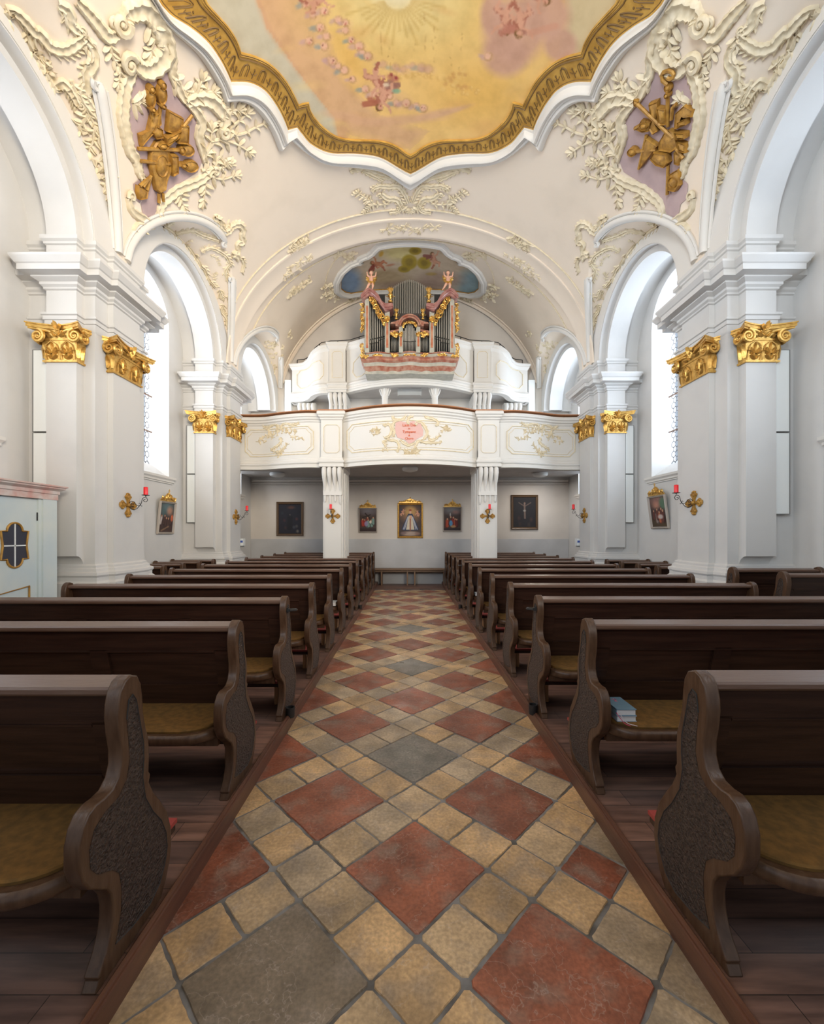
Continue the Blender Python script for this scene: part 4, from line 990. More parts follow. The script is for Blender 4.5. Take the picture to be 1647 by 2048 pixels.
# ================= painted surfaces =================
import numpy as np
class Canvas:
    def __init__(s, u, v, base):
        s.u = np.asarray(u, float); s.v = np.asarray(v, float); s.c = np.tile(np.array(base, float)/255, (len(s.u), 1))
    def _mix(s, a, col): a = np.clip(a, 0, 1)[:, None]; s.c = s.c*(1-a)+np.array(col, float)/255*a
    def ell(s, x, y, rx, ry, col, al=1, soft=.25, ang=0):
        a = math.radians(ang); du, dv = s.u-x, s.v-y; p = (du*math.cos(a)+dv*math.sin(a))/rx; q = (-du*math.sin(a)+dv*math.cos(a))/ry
        s._mix((1-np.sqrt(p*p+q*q))/soft*al if al >= 1 else np.clip((1-np.sqrt(p*p+q*q))/soft, 0, 1)*al, col)
    def cap(s, x0, y0, x1, y1, r, col, al=1, soft=.3):
        dx, dy = x1-x0, y1-y0; L = dx*dx+dy*dy+1e-9; t = np.clip(((s.u-x0)*dx+(s.v-y0)*dy)/L, 0, 1)
        d = np.hypot(s.u-x0-t*dx, s.v-y0-t*dy)/r; s._mix(np.clip((1-d)/soft, 0, 1)*al, col)
    def poly(s, P, col, al=1, soft=1.0):
        ins = np.zeros(len(s.u), bool); n = len(P); dm = np.full(len(s.u), 1e9)
        for i in range(n):
            (x0, y0), (x1, y1) = P[i-1], P[i]
            c = ((y0 > s.v) != (y1 > s.v)) & (s.u < (x1-x0)*(s.v-y0)/((y1-y0) or 1e-9)+x0); ins ^= c
            dx, dy = x1-x0, y1-y0; t = np.clip(((s.u-x0)*dx+(s.v-y0)*dy)/(dx*dx+dy*dy+1e-9), 0, 1); dm = np.minimum(dm, np.hypot(s.u-x0-t*dx, s.v-y0-t*dy))
        s._mix(np.where(ins, np.clip(dm/soft+.5, 0, 1), 0)*al, col)
    def cherub(s, x, y, k, ang=0, flip=1, fl=(214, 158, 128), sh=(172, 106, 82), wing=(150, 100, 90), hair=(120, 84, 40)):
        a = math.radians(ang); X = lambda p, q: (x+k*(p*flip*math.cos(a)-q*math.sin(a)), y+k*(p*flip*math.sin(a)+q*math.cos(a)))
        def c(p0, q0, p1, q1, r, col, al=1): s.cap(*X(p0, q0), *X(p1, q1), r*k, col, al)
        c(-.15, -.25, -.9, -.6, .22, wing, .9); c(-.15, -.2, -.75, -.2, .16, wing, .8)
        c(.02, 0, .06, .42, .30, sh); c(0, -.02, .04, .40, .25, fl)
        c(.05, .45, .45, .78, .20, sh); c(.05, .45, .43, .76, .15, fl); c(.45, .78, .30, 1.15, .12, fl)
        c(0, .45, -.25, .85, .19, fl); c(-.25, .85, -.55, 1.1, .12, sh)
        c(.12, -.1, .60, -.25, .11, fl); c(.60, -.25, .85, -.55, .08, fl); c(-.1, -.1, -.45, .2, .10, sh); c(-.45, .2, -.3, .4, .08, fl)
        s.ell(*X(.05, -.5), .27*k, .27*k, hair); s.ell(*X(.10, -.44), .20*k, .21*k, fl); s.ell(*X(.04, -.46), .03*k, .03*k, sh); s.ell(*X(.17, -.46), .03*k, .03*k, sh); s.ell(*X(.11, -.36), .05*k, .02*k, (160, 70, 60))
    def lin(s): 
        c = np.clip(s.c, 0, 1); return [tuple(x) for x in np.where(c < .04, c/12.92, ((c+.055)/1.055)**2.4).tolist()]
def inside(p, poly):
    r = False; x, y = p
    for i in range(len(poly)):
        (x0, y0), (x1, y1) = poly[i-1], poly[i]
        if (y0 > y) != (y1 > y) and x < (x1-x0)*(y-y0)/(y1-y0)+x0: r = not r
    return r
def patch(poly, step, off):        # plan polygon -> (points, faces) on the ceiling
    B = []
    for i in range(len(poly)):
        a, b = Vector(poly[i]), Vector(poly[(i+1) % len(poly)]); n = max(1, int((b-a).length/(step*1.5)))
        B += [a.lerp(b, k/n) for k in range(n)]
    P = np.array([tuple(p) for p in B]); x0, y0 = P.min(0); x1, y1 = P.max(0)
    gx, gy = np.meshgrid(np.arange(x0, x1, step), np.arange(y0, y1, step)); gx = gx.ravel()+np.random.RandomState(1).uniform(-.1, .1, gx.size)*step; gy = gy.ravel()
    ins = np.zeros(gx.size, bool); dm = np.full(gx.size, 1e9)
    for i in range(len(B)):
        (ax, ay), (bx, by) = P[i-1], P[i]
        if ay != by: ins ^= ((ay > gy) != (by > gy)) & (gx < (bx-ax)*(gy-ay)/(by-ay)+ax)
        dm = np.minimum(dm, np.hypot(gx-ax, gy-ay))
    sel = ins & (dm > step*.7); V = [Vector(p) for p in P.tolist()]+[Vector(p) for p in zip(gx[sel].tolist(), gy[sel].tolist())]
    n = len(P); r = delaunay_2d_cdt(V, [(i, (i+1) % n) for i in range(n)], [], 1, 1e-5)
    vs = [surf(p.x, p.y, off)[0] for p in r[0]]; return vs, [tuple(f) for f in r[2]]
C1 = lambda L: [(a*.34, b*.34) for a, b in L]
C2 = lambda L: [(540+a*.34, b*.34) for a, b in L]
C3 = lambda L: [(1087+a*.34, b*.34) for a, b in L]
CA = lambda L: [(420+a*.2442, 400+b*.2442) for a, b in L]
CL = lambda L: [(220+a*.1821, 400+b*.1821) for a, b in L]
# --- the great ceiling painting and its frame: three concentric scalloped curves, traced for the left half
INN = [[(817, 307.7), (791.6, 289), (757.6, 278.8), (703, 277), (669, 268.6), (638.6, 244.8), (621.6, 221), (616.5, 202.3)], [(616.5, 202.3), (606, 204), (597, 207.4)], [(597, 207.4), (584, 180), (567, 153), (540, 125.8), (510, 110), (481, 102)], [(481, 102), (472.6, 78), (455.6, 51), (425, 17), (414.8, 5)]]
MID = [[(818, 345), (795, 331.5), (757.6, 311), (710, 304), (659, 302.6), (621.6, 285.6), (604, 266), (592.7, 251.6)], [(592.7, 251.6), (583, 254), (574, 256.7)], [(574, 256.7), (563.8, 231), (546.8, 200.6), (525, 175), (495, 161), (459, 159.8)], [(459, 159.8), (448.8, 136), (431.8, 105.4), (408, 74.8), (374, 47.6), (340, 27), (318, 4)]]
OUTR = [[(818, 380), (788, 357), (757.6, 340), (710, 333), (652, 326), (618, 309.4), (590, 288), (577, 277)], [(577, 277), (566, 290), (557, 302.6)], [(557, 302.6), (544, 268.6), (523.6, 234.6), (500, 211), (475, 201.5), (445, 204)], [(445, 204), (438.6, 180), (418, 142.8), (391, 105), (357, 74.8), (333, 54), (312.8, 27), (301, 2)]]
NS = [26, 4, 22, 20]
def plan_curve(segs):
    out = []
    for sg, n in zip(segs, NS):
        P = resample(catmull([(a, b, 0) for a, b in sg], 6), n); Q = [ray(p.x, p.y) for p in P]
        out += Q if not out else Q[1:]
    out[0] = (0, out[0][1]); yc = out[-1][1]-.25          # carried on symmetrically outside the picture
    half = out+[(-abs(out[-1][0])-.03 if out[-1][0] < 0 else out[-1][0], yc)]+[(x, 2*yc-y) for x, y in out[::-1]]
    return half+[(-x, y) for x, y in half[-2:0:-1]]
YC = None
def align(c, yc_old, yc): return c
cin, cmi, cou = [plan_curve(q) for q in (INN, MID, OUTR)]
def loop3(off, f):      # interpolated closed curve lifted off the vault by `off`
    A, B, t = f; P = [(a[0]+(b[0]-a[0])*t, a[1]+(b[1]-a[1])*t) for a, b in zip(A, B)]; return [surf(x, y, off)[0] for x, y in P]
fr = thing('ceiling_painting', 'huge scalloped ceiling painting of a golden sky with cherubs, in a gold and white frame', 'painting', None, (0, 4.5, 8))
def fb(m, name, mt, label=None, smooth=None, vcol=None, par=None):
    o = m.build(name, mt, par or fr, smooth=smooth, vcol=vcol); put(o, (par or fr).location)
    if label: o['label'] = label
    return o
vs, fs = patch(cin, .022, .012)
A = np.array([tuple(v) for v in vs]); yy = np.maximum(A[:, 1], .5); PX = VX+F*(A[:, 0]-CX)/yy; PY = VY-F*(A[:, 2]-CZ)/yy
cv = Canvas(PX, PY, (234, 192, 118))
def fresco_paint(c):
    c.poly([(380, -400), (560, -400), (640, -60), (655, 60), (690, 160), (760, 230), (860, 262), (820, 300), (700, 270), (600, 190), (500, 60)], (212, 168, 126), .9, 30)
    c.poly([(300, -400), (420, -400), (500, -50), (545, 60), (640, 200), (700, 262), (690, 300), (560, 240), (400, 90)], (204, 158, 122), .7, 20)
    c.poly([(200, -400), (380, -400), (505, -20), (535, 60), (600, 150), (668, 235), (680, 300), (520, 260), (300, 60)], (198, 190, 166), .95, 14)
    c.poly([(1120, -300), (1400, -300), (1300, 100), (1080, 260), (1060, 190), (1110, 120), (1130, 40)], (205, 188, 152), .8, 22)
    c.ell(805, 5, 260, 170, (232, 198, 120), 1, .8); c.ell(800, 0, 170, 110, (230, 206, 142), 1, .7); c.ell(795, -10, 60, 40, (236, 220, 176), 1, .7)
    c.ell(960, 190, 140, 90, (226, 176, 84), .6, .8); c.ell(700, 120, 40, 90, (224, 172, 84), .5, .8, -25)
    for a in range(-75, 76, 9):
        r = math.radians(a+90); c.cap(795+math.cos(r)*30, -8+math.sin(r)*30, 795+math.cos(r)*(92+18*math.cos(a*3)), -8+math.sin(r)*(86+18*math.cos(a*3)), 4.5, (206, 168, 92), .55, .9)
    rnd = random.Random(3)
    for k in range(40):
        x, y = rnd.uniform(560, 1120), rnd.uniform(-20, 300); c.ell(x, y, rnd.uniform(10, 50), rnd.uniform(6, 20), rnd.choice([(236, 200, 124), (214, 160, 96), (228, 186, 120)]), .35, .9, rnd.uniform(-40, 40))
    # pink clouds
    for x, y, rx, ry, an in ((1030, 60, 75, 85, 20), (1010, 110, 55, 52, 0), (1090, 30, 60, 60, 0), (1120, 90, 40, 40, 0), (985, 30, 30, 50, 0)): c.ell(x, y, rx, ry, (204, 158, 134), .9, .35, an)
    for x, y, rx, ry, an in ((800, 240, 120, 13, -4), (870, 228, 60, 10, -14), (700, 236, 70, 14, 12), (905, 222, 50, 7, -18)): c.ell(x, y, rx, ry, (214, 168, 130), .8, .6, an)
    c.ell(770, 190, 70, 26, (222, 180, 134), .7, .7, 20)
    # garlands of small winged heads
    chain = [(612, 8), (625, 30), (648, 22), (640, 55), (652, 72), (618, 82), (648, 92), (660, 118), (664, 122), (688, 140), (704, 158), (676, 132), (730, 178), (746, 188), (690, 60), (702, 80), (718, 92), (724, 106), (735, 112), (676, 40), (765, 128), (790, 134), (806, 138), (824, 131), (842, 134), (856, 138), (778, 192), (792, 206), (812, 206), (832, 212), (846, 216), (975, 112), (690, 45)]
    for i, (x, y) in enumerate(chain): c.ell(x+3, y+3, 16, 12, (222, 176, 140), .45, .7)
    for i, (x, y) in enumerate(chain):
        r = rnd.uniform(8.5, 12); far = 19 < i < 26; 
        c.ell(x-r, y+2, r*1.2, r*.6, (196, 156, 150) if i % 3 else (140, 150, 150), .45 if far else .7, .5, rnd.uniform(-40, 40))
        c.ell(x+1, y+1, r, r*1.05, (184, 140, 88), .45 if far else .8, .35); c.ell(x, y, r*.78, r*.82, (228, 180, 150), .5 if far else .95, .35)
        if not far:
            for e in (-.3, .3): c.ell(x+e*r, y-r*.1, r*.14, r*.1, (140, 84, 70), .9, .6)
            c.ell(x, y+r*.35, r*.2, r*.1, (190, 90, 80), .8, .6)
    for k in range(26):
        t = k/25; x = 790+160*t+rnd.uniform(-8, 8); y = 158+rnd.uniform(-8, 8)-8*math.sin(t*6)+(18 if t > .7 else 0); c.ell(x, y, 7, 5, (214, 166, 92), .6, .5, rnd.uniform(0, 90)); c.ell(x+2, y-1, 3, 3, (240, 206, 130), .6, .5)
    for k in range(24): c.ell(905+rnd.uniform(-25, 30), 160+rnd.uniform(-22, 22), 6, 5, rnd.choice([(206, 150, 84), (236, 196, 120)]), .6, .5)
    c.cherub(758, 168, 34, 150, 1); c.cherub(762, 200, 32, 200, -1, wing=(168, 96, 70)); c.ell(785, 156, 16, 9, (190, 120, 96), .8, .5, 20); c.ell(792, 182, 11, 6, (126, 168, 138), .85, .5)
    c.ell(782, 150, 5, 5, (150, 60, 60), 1, .5); c.ell(792, 156, 5, 5, (150, 60, 60), 1, .5); c.ell(772, 170, 9, 5, (235, 215, 180), .8, .5)
    c.cherub(1012, 45, 36, 175, 1, wing=(170, 112, 92)); c.cherub(1038, 50, 36, 190, -1, wing=(188, 122, 100)); c.cherub(1078, -8, 36, 120, 1); c.cap(1060, 66, 1110, 52, 8, (208, 152, 124), .8)
    c.cherub(640, -2, 32, 60, 1)
    for k in range(9):      # plaster cracks
        x, y = rnd.uniform(700, 960), rnd.uniform(0, 120)
        for q in range(6):
            x2, y2 = x+rnd.uniform(-4, 4), y+rnd.uniform(8, 18); c.cap(x, y, x2, y2, .7, (190, 146, 82), .5, .9); x, y = x2, y2
fresco_paint(cv)
m = MB(); m.add(vs, fs); fb(m, 'fresco', fresco_m, 'painted golden sky with clouds and winged children', -1, cv.lin())
m = MB(); rings = [(.010, 0), (.030, 0), (.034, .04), (.026, .07), (.034, .10), (.022, .14), (.022, .22), (.018, .25), (.018, .93), (.03, .96), (.03, 1.0)]
m.grid([loop3(o_, (cin, cmi, t)) for o_, t in rings], closed=True); fb(m, 'gold_band', gold_b, 'gilded band painted with a repeating leaf pattern', 40)
m = MB()
for t, r in ((.20, .010), (.08, .008), (.94, .006)): P = loop3(.024, (cin, cmi, t)); m.tube(P+[P[0]], r, 4)
def band_pt(s_, t, off=.021):      # s_ in curve index space
    n = len(cin); i = int(s_) % n; j = (i+1) % n; f_ = s_-int(s_)
    a = Vector(cin[i]).lerp(Vector(cin[j]), f_); b = Vector(cmi[i]).lerp(Vector(cmi[j]), f_); p = a.lerp(b, t); return surf(p.x, p.y, off)[0]
n = len(cin); L = [0]
for i in range(n): L.append(L[-1]+(Vector(cmi[(i+1) % n])-Vector(cmi[i])).length)
step = .235; k = 0; d = .08
import bisect
while d < L[-1]:
    i = bisect.bisect(L, d)-1; s_ = i+(d-L[i])/max(1e-6, L[i+1]-L[i]); pc = band_pt(s_, .5)
    if pc.y > 3.6:
        w_ = .045/max(.02, (L[i+1]-L[i]))
        if k % 2 == 0:
            for ww_, r in ((1, .0065), (.5, .004)):
                m.tube([band_pt(s_-w_*ww_, .82), band_pt(s_-w_*ww_, .50), band_pt(s_-w_*.7*ww_, .40-.05*(ww_ < 1)*-1), band_pt(s_, .34+.1*(1-ww_)), band_pt(s_+w_*.7*ww_, .40), band_pt(s_+w_*ww_, .50), band_pt(s_+w_*ww_, .82)], r, 4)
        else:
            m.tube([band_pt(s_, .85), band_pt(s_, .55)], .006, 4); m.tube([band_pt(s_-w_, .6), band_pt(s_-w_*.4, .7), band_pt(s_, .62), band_pt(s_+w_*.4, .7), band_pt(s_+w_, .6)], .005, 4); m.ball(tuple(band_pt(s_, .5)), .014, 5)
    d += step/2; k += 1
fb(m, 'band_pattern', gold_d, 'brown painted leaf pattern')
m = MB(); rings = [(.015, 0), (.05, .0), (.055, .10), (.09, .16), (.12, .24), (.13, .34), (.115, .42), (.09, .46), (.09, .56), (.07, .60), (.075, .68), (.085, .74), (.075, .82), (.04, .88), (.03, .95), (-.01, 1.0)]
m.grid([loop3(o_, (cmi, cou, t)) for o_, t in rings], closed=True); fb(m, 'plaster_frame', white, 'white moulded plaster frame', 50)
# --- oval painting above the organ
half = [(816, 489.4), (788.8, 491), (761.6, 495), (753, 505.5), (739.5, 514), (726.8, 518), (726.8, 524), (705.5, 531), (690, 544.6), (681.7, 560), (681.7, 575), (690, 582), (702, 584.6), (719, 582), (740, 579), (770, 577), (817, 577)]
hp = [ray(*p) for p in half]; hp[0] = (0, hp[0][1]); hp[-1] = (0, hp[-1][1]); oin = hp+[(-x, y) for x, y in hp[-2:0:-1]]
def grow(P, d):
    c = Vector((0, 10.8)); out = []
    for i in range(len(P)):
        a, b = Vector(P[i-1]), Vector(P[(i+1) % len(P)]); t = (b-a).normalized(); nn = Vector((t.y, -t.x)); p = Vector(P[i])
        if nn.dot(p-c) < 0: nn = -nn
        out.append(tuple(p+nn*d))
    return out
oi = []
for i in range(len(oin)): a, b = Vector(oin[i]), Vector(oin[(i+1) % len(oin)]); oi += [tuple(a.lerp(b, k/3)) for k in range(3)]
op = thing('ceiling_painting', 'small curved ceiling painting with two cherubs behind the organ', 'painting', None, (0, 10.8, 8.2))
vs, fs = patch(oin, .022, .012); A = np.array([tuple(v) for v in vs]); PX = VX+F*(A[:, 0]-CX)/A[:, 1]; PY = VY-F*(A[:, 2]-CZ)/A[:, 1]
cv = Canvas(PX, PY, (206, 186, 160))
cv.ell(690, 565, 45, 40, (122, 146, 176), .95, .5); cv.ell(950, 570, 50, 42, (134, 160, 168), .95, .5); cv.ell(800, 505, 50, 22, (224, 208, 138), .8, .6); cv.ell(770, 555, 55, 22, (184, 160, 122), .8, .5); cv.ell(880, 560, 60, 22, (182, 156, 140), .8, .5); cv.ell(820, 572, 90, 14, (160, 136, 122), .8, .6)
for x, y, rx, ry in ((818, 524, 18, 17), (848, 526, 16, 14), (830, 502, 14, 9), (808, 538, 14, 8)): cv.ell(x, y, rx, ry, (172, 146, 44), .95, .25); cv.ell(x, y, rx*.6, ry*.6, (120, 100, 40), .6, .5)
cv.cherub(752, 528, 17, -80, 1, fl=(196, 128, 92), wing=(140, 60, 44)); cv.cherub(866, 516, 17, -20, 1, fl=(214, 160, 130), wing=(140, 80, 70)); cv.ell(780, 530, 12, 3, (200, 140, 110), .9, .5, -10); cv.ell(862, 548, 14, 4, (190, 160, 90), .8, .5); cv.ell(762, 508, 5, 8, (206, 160, 60), .9, .5, 30)
m = MB(); m.add(vs, fs); fb(m, 'fresco', fresco_m, 'painted clouds with two cherubs and golden tablets', -1, cv.lin(), op)
m = MB(); P = [surf(x, y, .02)[0] for x, y in grow(oi, .012)]; m.tube(P+[P[0]], .016, 5); fb(m, 'gilt_edge', gold_p, None, 50, None, op)
m = MB(); rows = [[surf(x, y, o_)[0] for x, y in grow(oi, d_)] for d_, o_ in ((.02, 0), (.02, .05), (.07, .06), (.10, .10), (.15, .09), (.16, .06), (.20, .05), (.21, 0))]
m.grid(rows, closed=True); fb(m, 'plaster_frame', white, None, 50, None, op)
# ================= stucco ornament =================
def plan_of(pts, n=5): return [ray(p.x, p.y) for p in catmull([(a, b, 0) for a, b in pts], n)]
def sv(p): return -p if isinstance(p, float) else (-p[0], p[1])
def frames(pl, off=0):
    P = []; 
    for x, y in pl: P.append(surf(x, y, off))
    out = []
    for i, (p, n_) in enumerate(P):
        t = P[min(i+1, len(P)-1)][0]-P[max(i-1, 0)][0]; t = t-n_*t.dot(n_); t = t.normalized() if t.length > 1e-7 else Vector((1, 0, 0)); out.append((p, n_, t, n_.cross(t)))
    return out
def sband(m, pl, w, h, taper=.5, fl=9):
    fr_ = frames(pl); k = len(fr_); rows = []
    for i, (p, n_, t, s_) in enumerate(fr_):
        u = i/(k-1); ww_ = w*(1-taper*abs(2*u-1)**2)*(1+.10*math.sin(i*2.1)); hh = h*(.85+.15*math.cos(i*2.1))
        rows.append([p+s_*ww_*a+n_*hh*b for a, b in ((-1, -.1), (-.85, .7), (-.6, .9), (-.3, .45), (.25, .45), (.55, 1.0), (.85, .8), (1, -.1))])
    m.grid(rows)
def svol(m, pl, w, end, sg=1):
    fr_ = frames(pl); p, n_, t, s_ = fr_[-1] if end else fr_[0]
    c = p+s_*sg*w*.75+n_*w*.45; r = w*.85
    m.tube(spiral(c, r, 1.35, 1, -s_*sg, t if end else -t, 16), [w*.36*(1-.5*i/16) for i in range(17)], 6); m.ball(tuple(c), w*.3, 6)
def stem(m, pl, r, L, W, every=3, seed=0, both=True):
    fr_ = frames(pl, r*.6); k = len(fr_); m.tube([f_[0] for f_ in fr_], [r*(1-.6*i/k) for i in range(k)], 5)
    rnd = random.Random(seed+k)
    for i in range(1, k, every):
        p, n_, t, s_ = fr_[i]; g = 1-.5*i/k
        for e in ((-1, 1) if both else (1,)):
            leaf(m, p, t*.8+s_*e*rnd.uniform(.6, 1.1), n_, L*g*rnd.uniform(.8, 1.2), W*g, .55, -e*.3)
    p, n_, t, s_ = fr_[-1]
    for e in (-.7, 0, .7): leaf(m, p, t+s_*e, n_, L*.8, W*.8, .55)
def comb(m, pl, L, W, side, every=2):
    fr_ = frames(pl)
    for i in range(0, len(fr_), every):
        p, n_, t, s_ = fr_[i]; leaf(m, p+s_*side*L*.2, s_*side+t*.5, n_, L, W, .6, .25*side)
def cluster(m, x, y, rx, ry, ang, n, r, seed):
    rnd = random.Random(seed); a0 = math.radians(ang)
    for k in range(n):
        a = rnd.uniform(0, 2*PI); q = math.sqrt(rnd.random()); u, v = rx*q*math.cos(a), ry*q*math.sin(a)
        p = ray(x+u*math.cos(a0)-v*math.sin(a0), y+u*math.sin(a0)+v*math.cos(a0)); p_ = (m.sx*p[0], p[1])
        c, n_ = surf(p_[0], p_[1], r*.3); t = Vector((1, 0, 0)); t = (t-n_*t.dot(n_)).normalized(); b = n_.cross(t)
        if k % 2: m.tube(spiral(c, r*3.2*rnd.uniform(.7, 1.2), 1.2, rnd.choice((-1, 1)), t, b, 12, rnd.uniform(0, 6)), r, 5)
        for _ in range(3): g = rnd.uniform(0, 6.3); leaf(m, c, t*math.cos(g)+b*math.sin(g), n_, r*7*rnd.uniform(.7, 1.3), r*1.7, .7, rnd.uniform(-.5, .5))
BIG = [ (C1([(745, 125), (742, 85), (780, 60), (850, 55), (910, 110), (955, 200), (975, 290), (930, 370), (860, 410), (805, 385), (780, 340)]), .115, .075, 1, 1),
        (C1([(790, 345), (765, 430), (733, 510), (722, 600), (718, 700), (738, 800), (758, 880), (795, 940), (812, 1010), (830, 1050)]), .085, .06, 0, 0),
        (C1([(985, 240), (1010, 320), (1005, 400), (1030, 480), (1065, 560), (1110, 610)]), .07, .055, 0, 0),
        (C1([(1085, 590), (1140, 640), (1180, 710), (1165, 790), (1178, 860), (1200, 950)]), .08, .06, 0, 0),
        (C1([(1250, 985), (1200, 1040), (1130, 1080), (1050, 1110), (990, 1155), (945, 1200), (935, 1260), (975, 1305)]), .075, .06, 1, 1),
        (C1([(745, 1160), (770, 1240), (840, 1290), (875, 1330), (800, 1345), (790, 1400), (765, 1450), (755, 1480)]), .075, .06, 1, 1),
        (C1([(930, 1260), (900, 1320), (850, 1350), (800, 1330)]), .05, .05, 0, 1),
        (C1([(1090, 600), (1160, 575), (1240, 590), (1290, 640), (1325, 690), (1295, 745)]), .10, .07, 0, 1),
        (C1([(440, 0), (500, 60), (560, 130), (620, 205), (665, 200), (685, 160)]), .07, .06, 0, 1) ]
LOW = [ (CL([(1170, 215), (1185, 300), (1240, 350), (1300, 335), (1340, 285), (1410, 265), (1455, 320), (1440, 390), (1455, 455), (1395, 480), (1400, 560), (1335, 600)]), .045, .045, 0, 0),
        (CL([(1130, 195), (1200, 230), (1215, 290), (1255, 350)]), .045, .045, 0, 0), (CL([(1440, 640), (1462, 700), (1440, 790)]), .03, .035, 0, 0), (CL([(1330, 600), (1385, 610), (1410, 660)]), .045, .045, 0, 0)]
SEG0 = [C1(q) for q in ([(0, 50), (80, 60), (150, 120), (200, 180), (240, 200), (300, 270), (380, 290), (440, 262), (500, 215)], [(180, 200), (190, 270), (165, 300), (205, 350), (215, 410), (260, 440), (260, 490), (320, 520), (375, 490), (430, 560), (460, 620)],
        [(500, 215), (545, 300), (550, 380), (515, 430), (520, 500), (500, 560), (545, 640), (600, 700), (622, 780), (600, 840), (640, 900), (640, 960)], [(340, 20), (400, 60), (420, 140), (480, 190)])]
STM0 = [C1(q) for q in ([(420, 470), (460, 560), (520, 660), (560, 740)], [(520, 670), (480, 730), (450, 740)], [(560, 740), (545, 840), (520, 870)], [(600, 955), (640, 1040), (622, 1100), (650, 1180), (660, 1235)], [(540, 940), (600, 960), (650, 1020)], [(640, 240), (655, 330), (700, 400), (690, 480)], [(240, 320), (250, 380), (270, 390)],
        [(1185, 930), (1250, 835), (1330, 800), (1430, 780), (1500, 745), (1560, 720)], [(1260, 830), (1340, 760), (1420, 690), (1450, 660)], [(1300, 810), (1400, 850), (1460, 890)], [(1200, 920), (1235, 830), (1240, 760)], [(1180, 1000), (1250, 985), (1310, 980), (1345, 960)], [(1230, 1030), (1300, 1050), (1380, 1030)], [(1200, 1070), (1200, 1120), (1190, 1180)], [(1050, 1120), (1060, 1170), (1075, 1215)], [(1000, 440), (1080, 520), (1150, 530), (1185, 470)], [(1130, 560), (1200, 540), (1255, 535)], [(1300, 690), (1360, 650), (1400, 640)], [(770, 590), (800, 610), (830, 590)], [(800, 1400), (790, 1440), (760, 1470)], [(870, 120), (900, 220), (880, 300)], [(1250, 960), (1290, 920), (1330, 950)])]
for s in (-1, 1):
    side = 'left' if s < 0 else 'right'
    fl_ = (lambda q: q) if s < 0 else (lambda q: [(-x, y) for x, y in q])
    m = MB(); m.sx = 1 if s < 0 else -1
    for pts, w, h, v0, v1 in BIG:
        pl = fl_(plan_of(pts)); sband(m, pl, w, h)
        if v0: svol(m, pl, w, 0, -s)
        if v1: svol(m, pl, w, 1, -s)
    for pts in (BIG[1][0], BIG[3][0], BIG[4][0]): comb(m, fl_(plan_of(pts, 6)), .085, .022, 1 if s < 0 else -1, 2)
    comb(m, fl_(plan_of(BIG[0][0][3:8], 6)), .09, .024, 1 if s < 0 else -1, 2); comb(m, fl_(plan_of(BIG[7][0], 6)), .12, .03, 1 if s < 0 else -1, 2); comb(m, fl_(plan_of(BIG[7][0], 6)), .10, .03, -1 if s < 0 else 1, 2)
    t = thing('stucco_cartouche', 'large cream rocaille cartouche above the near %s pier, framing a gilded trophy' % side, 'stucco ornament', 'stucco cartouches', (s*3.3, 5.8, 7)); o = m.build('scrollwork', cream, t, smooth=60); put(o, t.location)
    m = MB(); m.sx = 1
    for q in STM0[7:]: stem(m, fl_(plan_of(q, 4)), .024, .15, .042, 3, 5)
    o = m.build('foliage', cream, t, smooth=60); put(o, t.location)
    fld = C1([(965, 330), (1000, 450), (1040, 560), (1085, 620), (1150, 680), (1170, 760), (1150, 860), (1185, 950), (1160, 1010), (1080, 1060), (1010, 1100), (975, 1160), (930, 1210), (900, 1270), (865, 1330), (840, 1280), (825, 1200), (790, 1170), (780, 1080), (830, 1040), (805, 960), (755, 880), (740, 800), (730, 700), (735, 600), (755, 500), (790, 400), (860, 420)]) if s < 0 else \
        C3([(690, 240), (760, 310), (850, 340), (910, 420), (950, 500), (965, 600), (945, 760), (890, 830), (880, 900), (840, 960), (830, 1080), (850, 1150), (800, 1240), (750, 1190), (700, 1090), (650, 1030), (580, 980), (510, 960), (485, 870), (500, 760), (470, 680), (480, 600), (560, 550), (620, 530), (650, 450), (680, 350)])
    if s > 0: fld = [(2*(VX+4)-a, b) for a, b in C1([(965, 330), (1000, 450), (1040, 560), (1085, 620), (1150, 680), (1170, 760), (1150, 860), (1185, 950), (1160, 1010), (1080, 1060), (1010, 1100), (975, 1160), (930, 1210), (900, 1270), (865, 1330), (840, 1280), (825, 1200), (790, 1170), (780, 1080), (830, 1040), (805, 960), (755, 880), (740, 800), (730, 700), (735, 600), (755, 500), (790, 400), (860, 420)])]
    vs, fs = patch([ray(*p) for p in fld], .06, .01); m = MB(); m.add(vs, fs); o = m.build('mauve_field', pinkp, t, smooth=-1); put(o, t.location)
    # gilded trophy
    tr = thing('gilded_trophy', 'gilded relief of %s on mauve ground above the near %s pier' % (('torches, book and shield', 'left') if s < 0 else ('crozier, mitre and trumpet', 'right')), 'relief', None, (s*3.3, 5.8, 7))
    CC = C1 if s < 0 else C3
    def relief(m, poly, h=.07):
        Q = [Vector(ray(*p)) for p in CC(poly)]; c = sum(Q, Vector((0, 0)))/len(Q); rows = []
        for k_, off in ((1, .0), (1, h*.55), (.93, h*.8), (.84, h*.62), (.5, h*.8), (.2, h*.9)): rows.append([surf(*(c+(q-c)*k_), .012+off)[0] for q in Q])
        m.grid(rows, closed=True); m.add(rows[-1], [tuple(range(len(Q)))])
    def stick(m, pts, r): m.tube([surf(*ray(*p), .03+r)[0] for p in CC(pts)], r, 7)
    def oval(x, y, rx, ry, n=12): return [(x+rx*math.cos(2*PI*k/n), y+ry*math.sin(2*PI*k/n)) for k in range(n)]
    m = MB(); parts = []
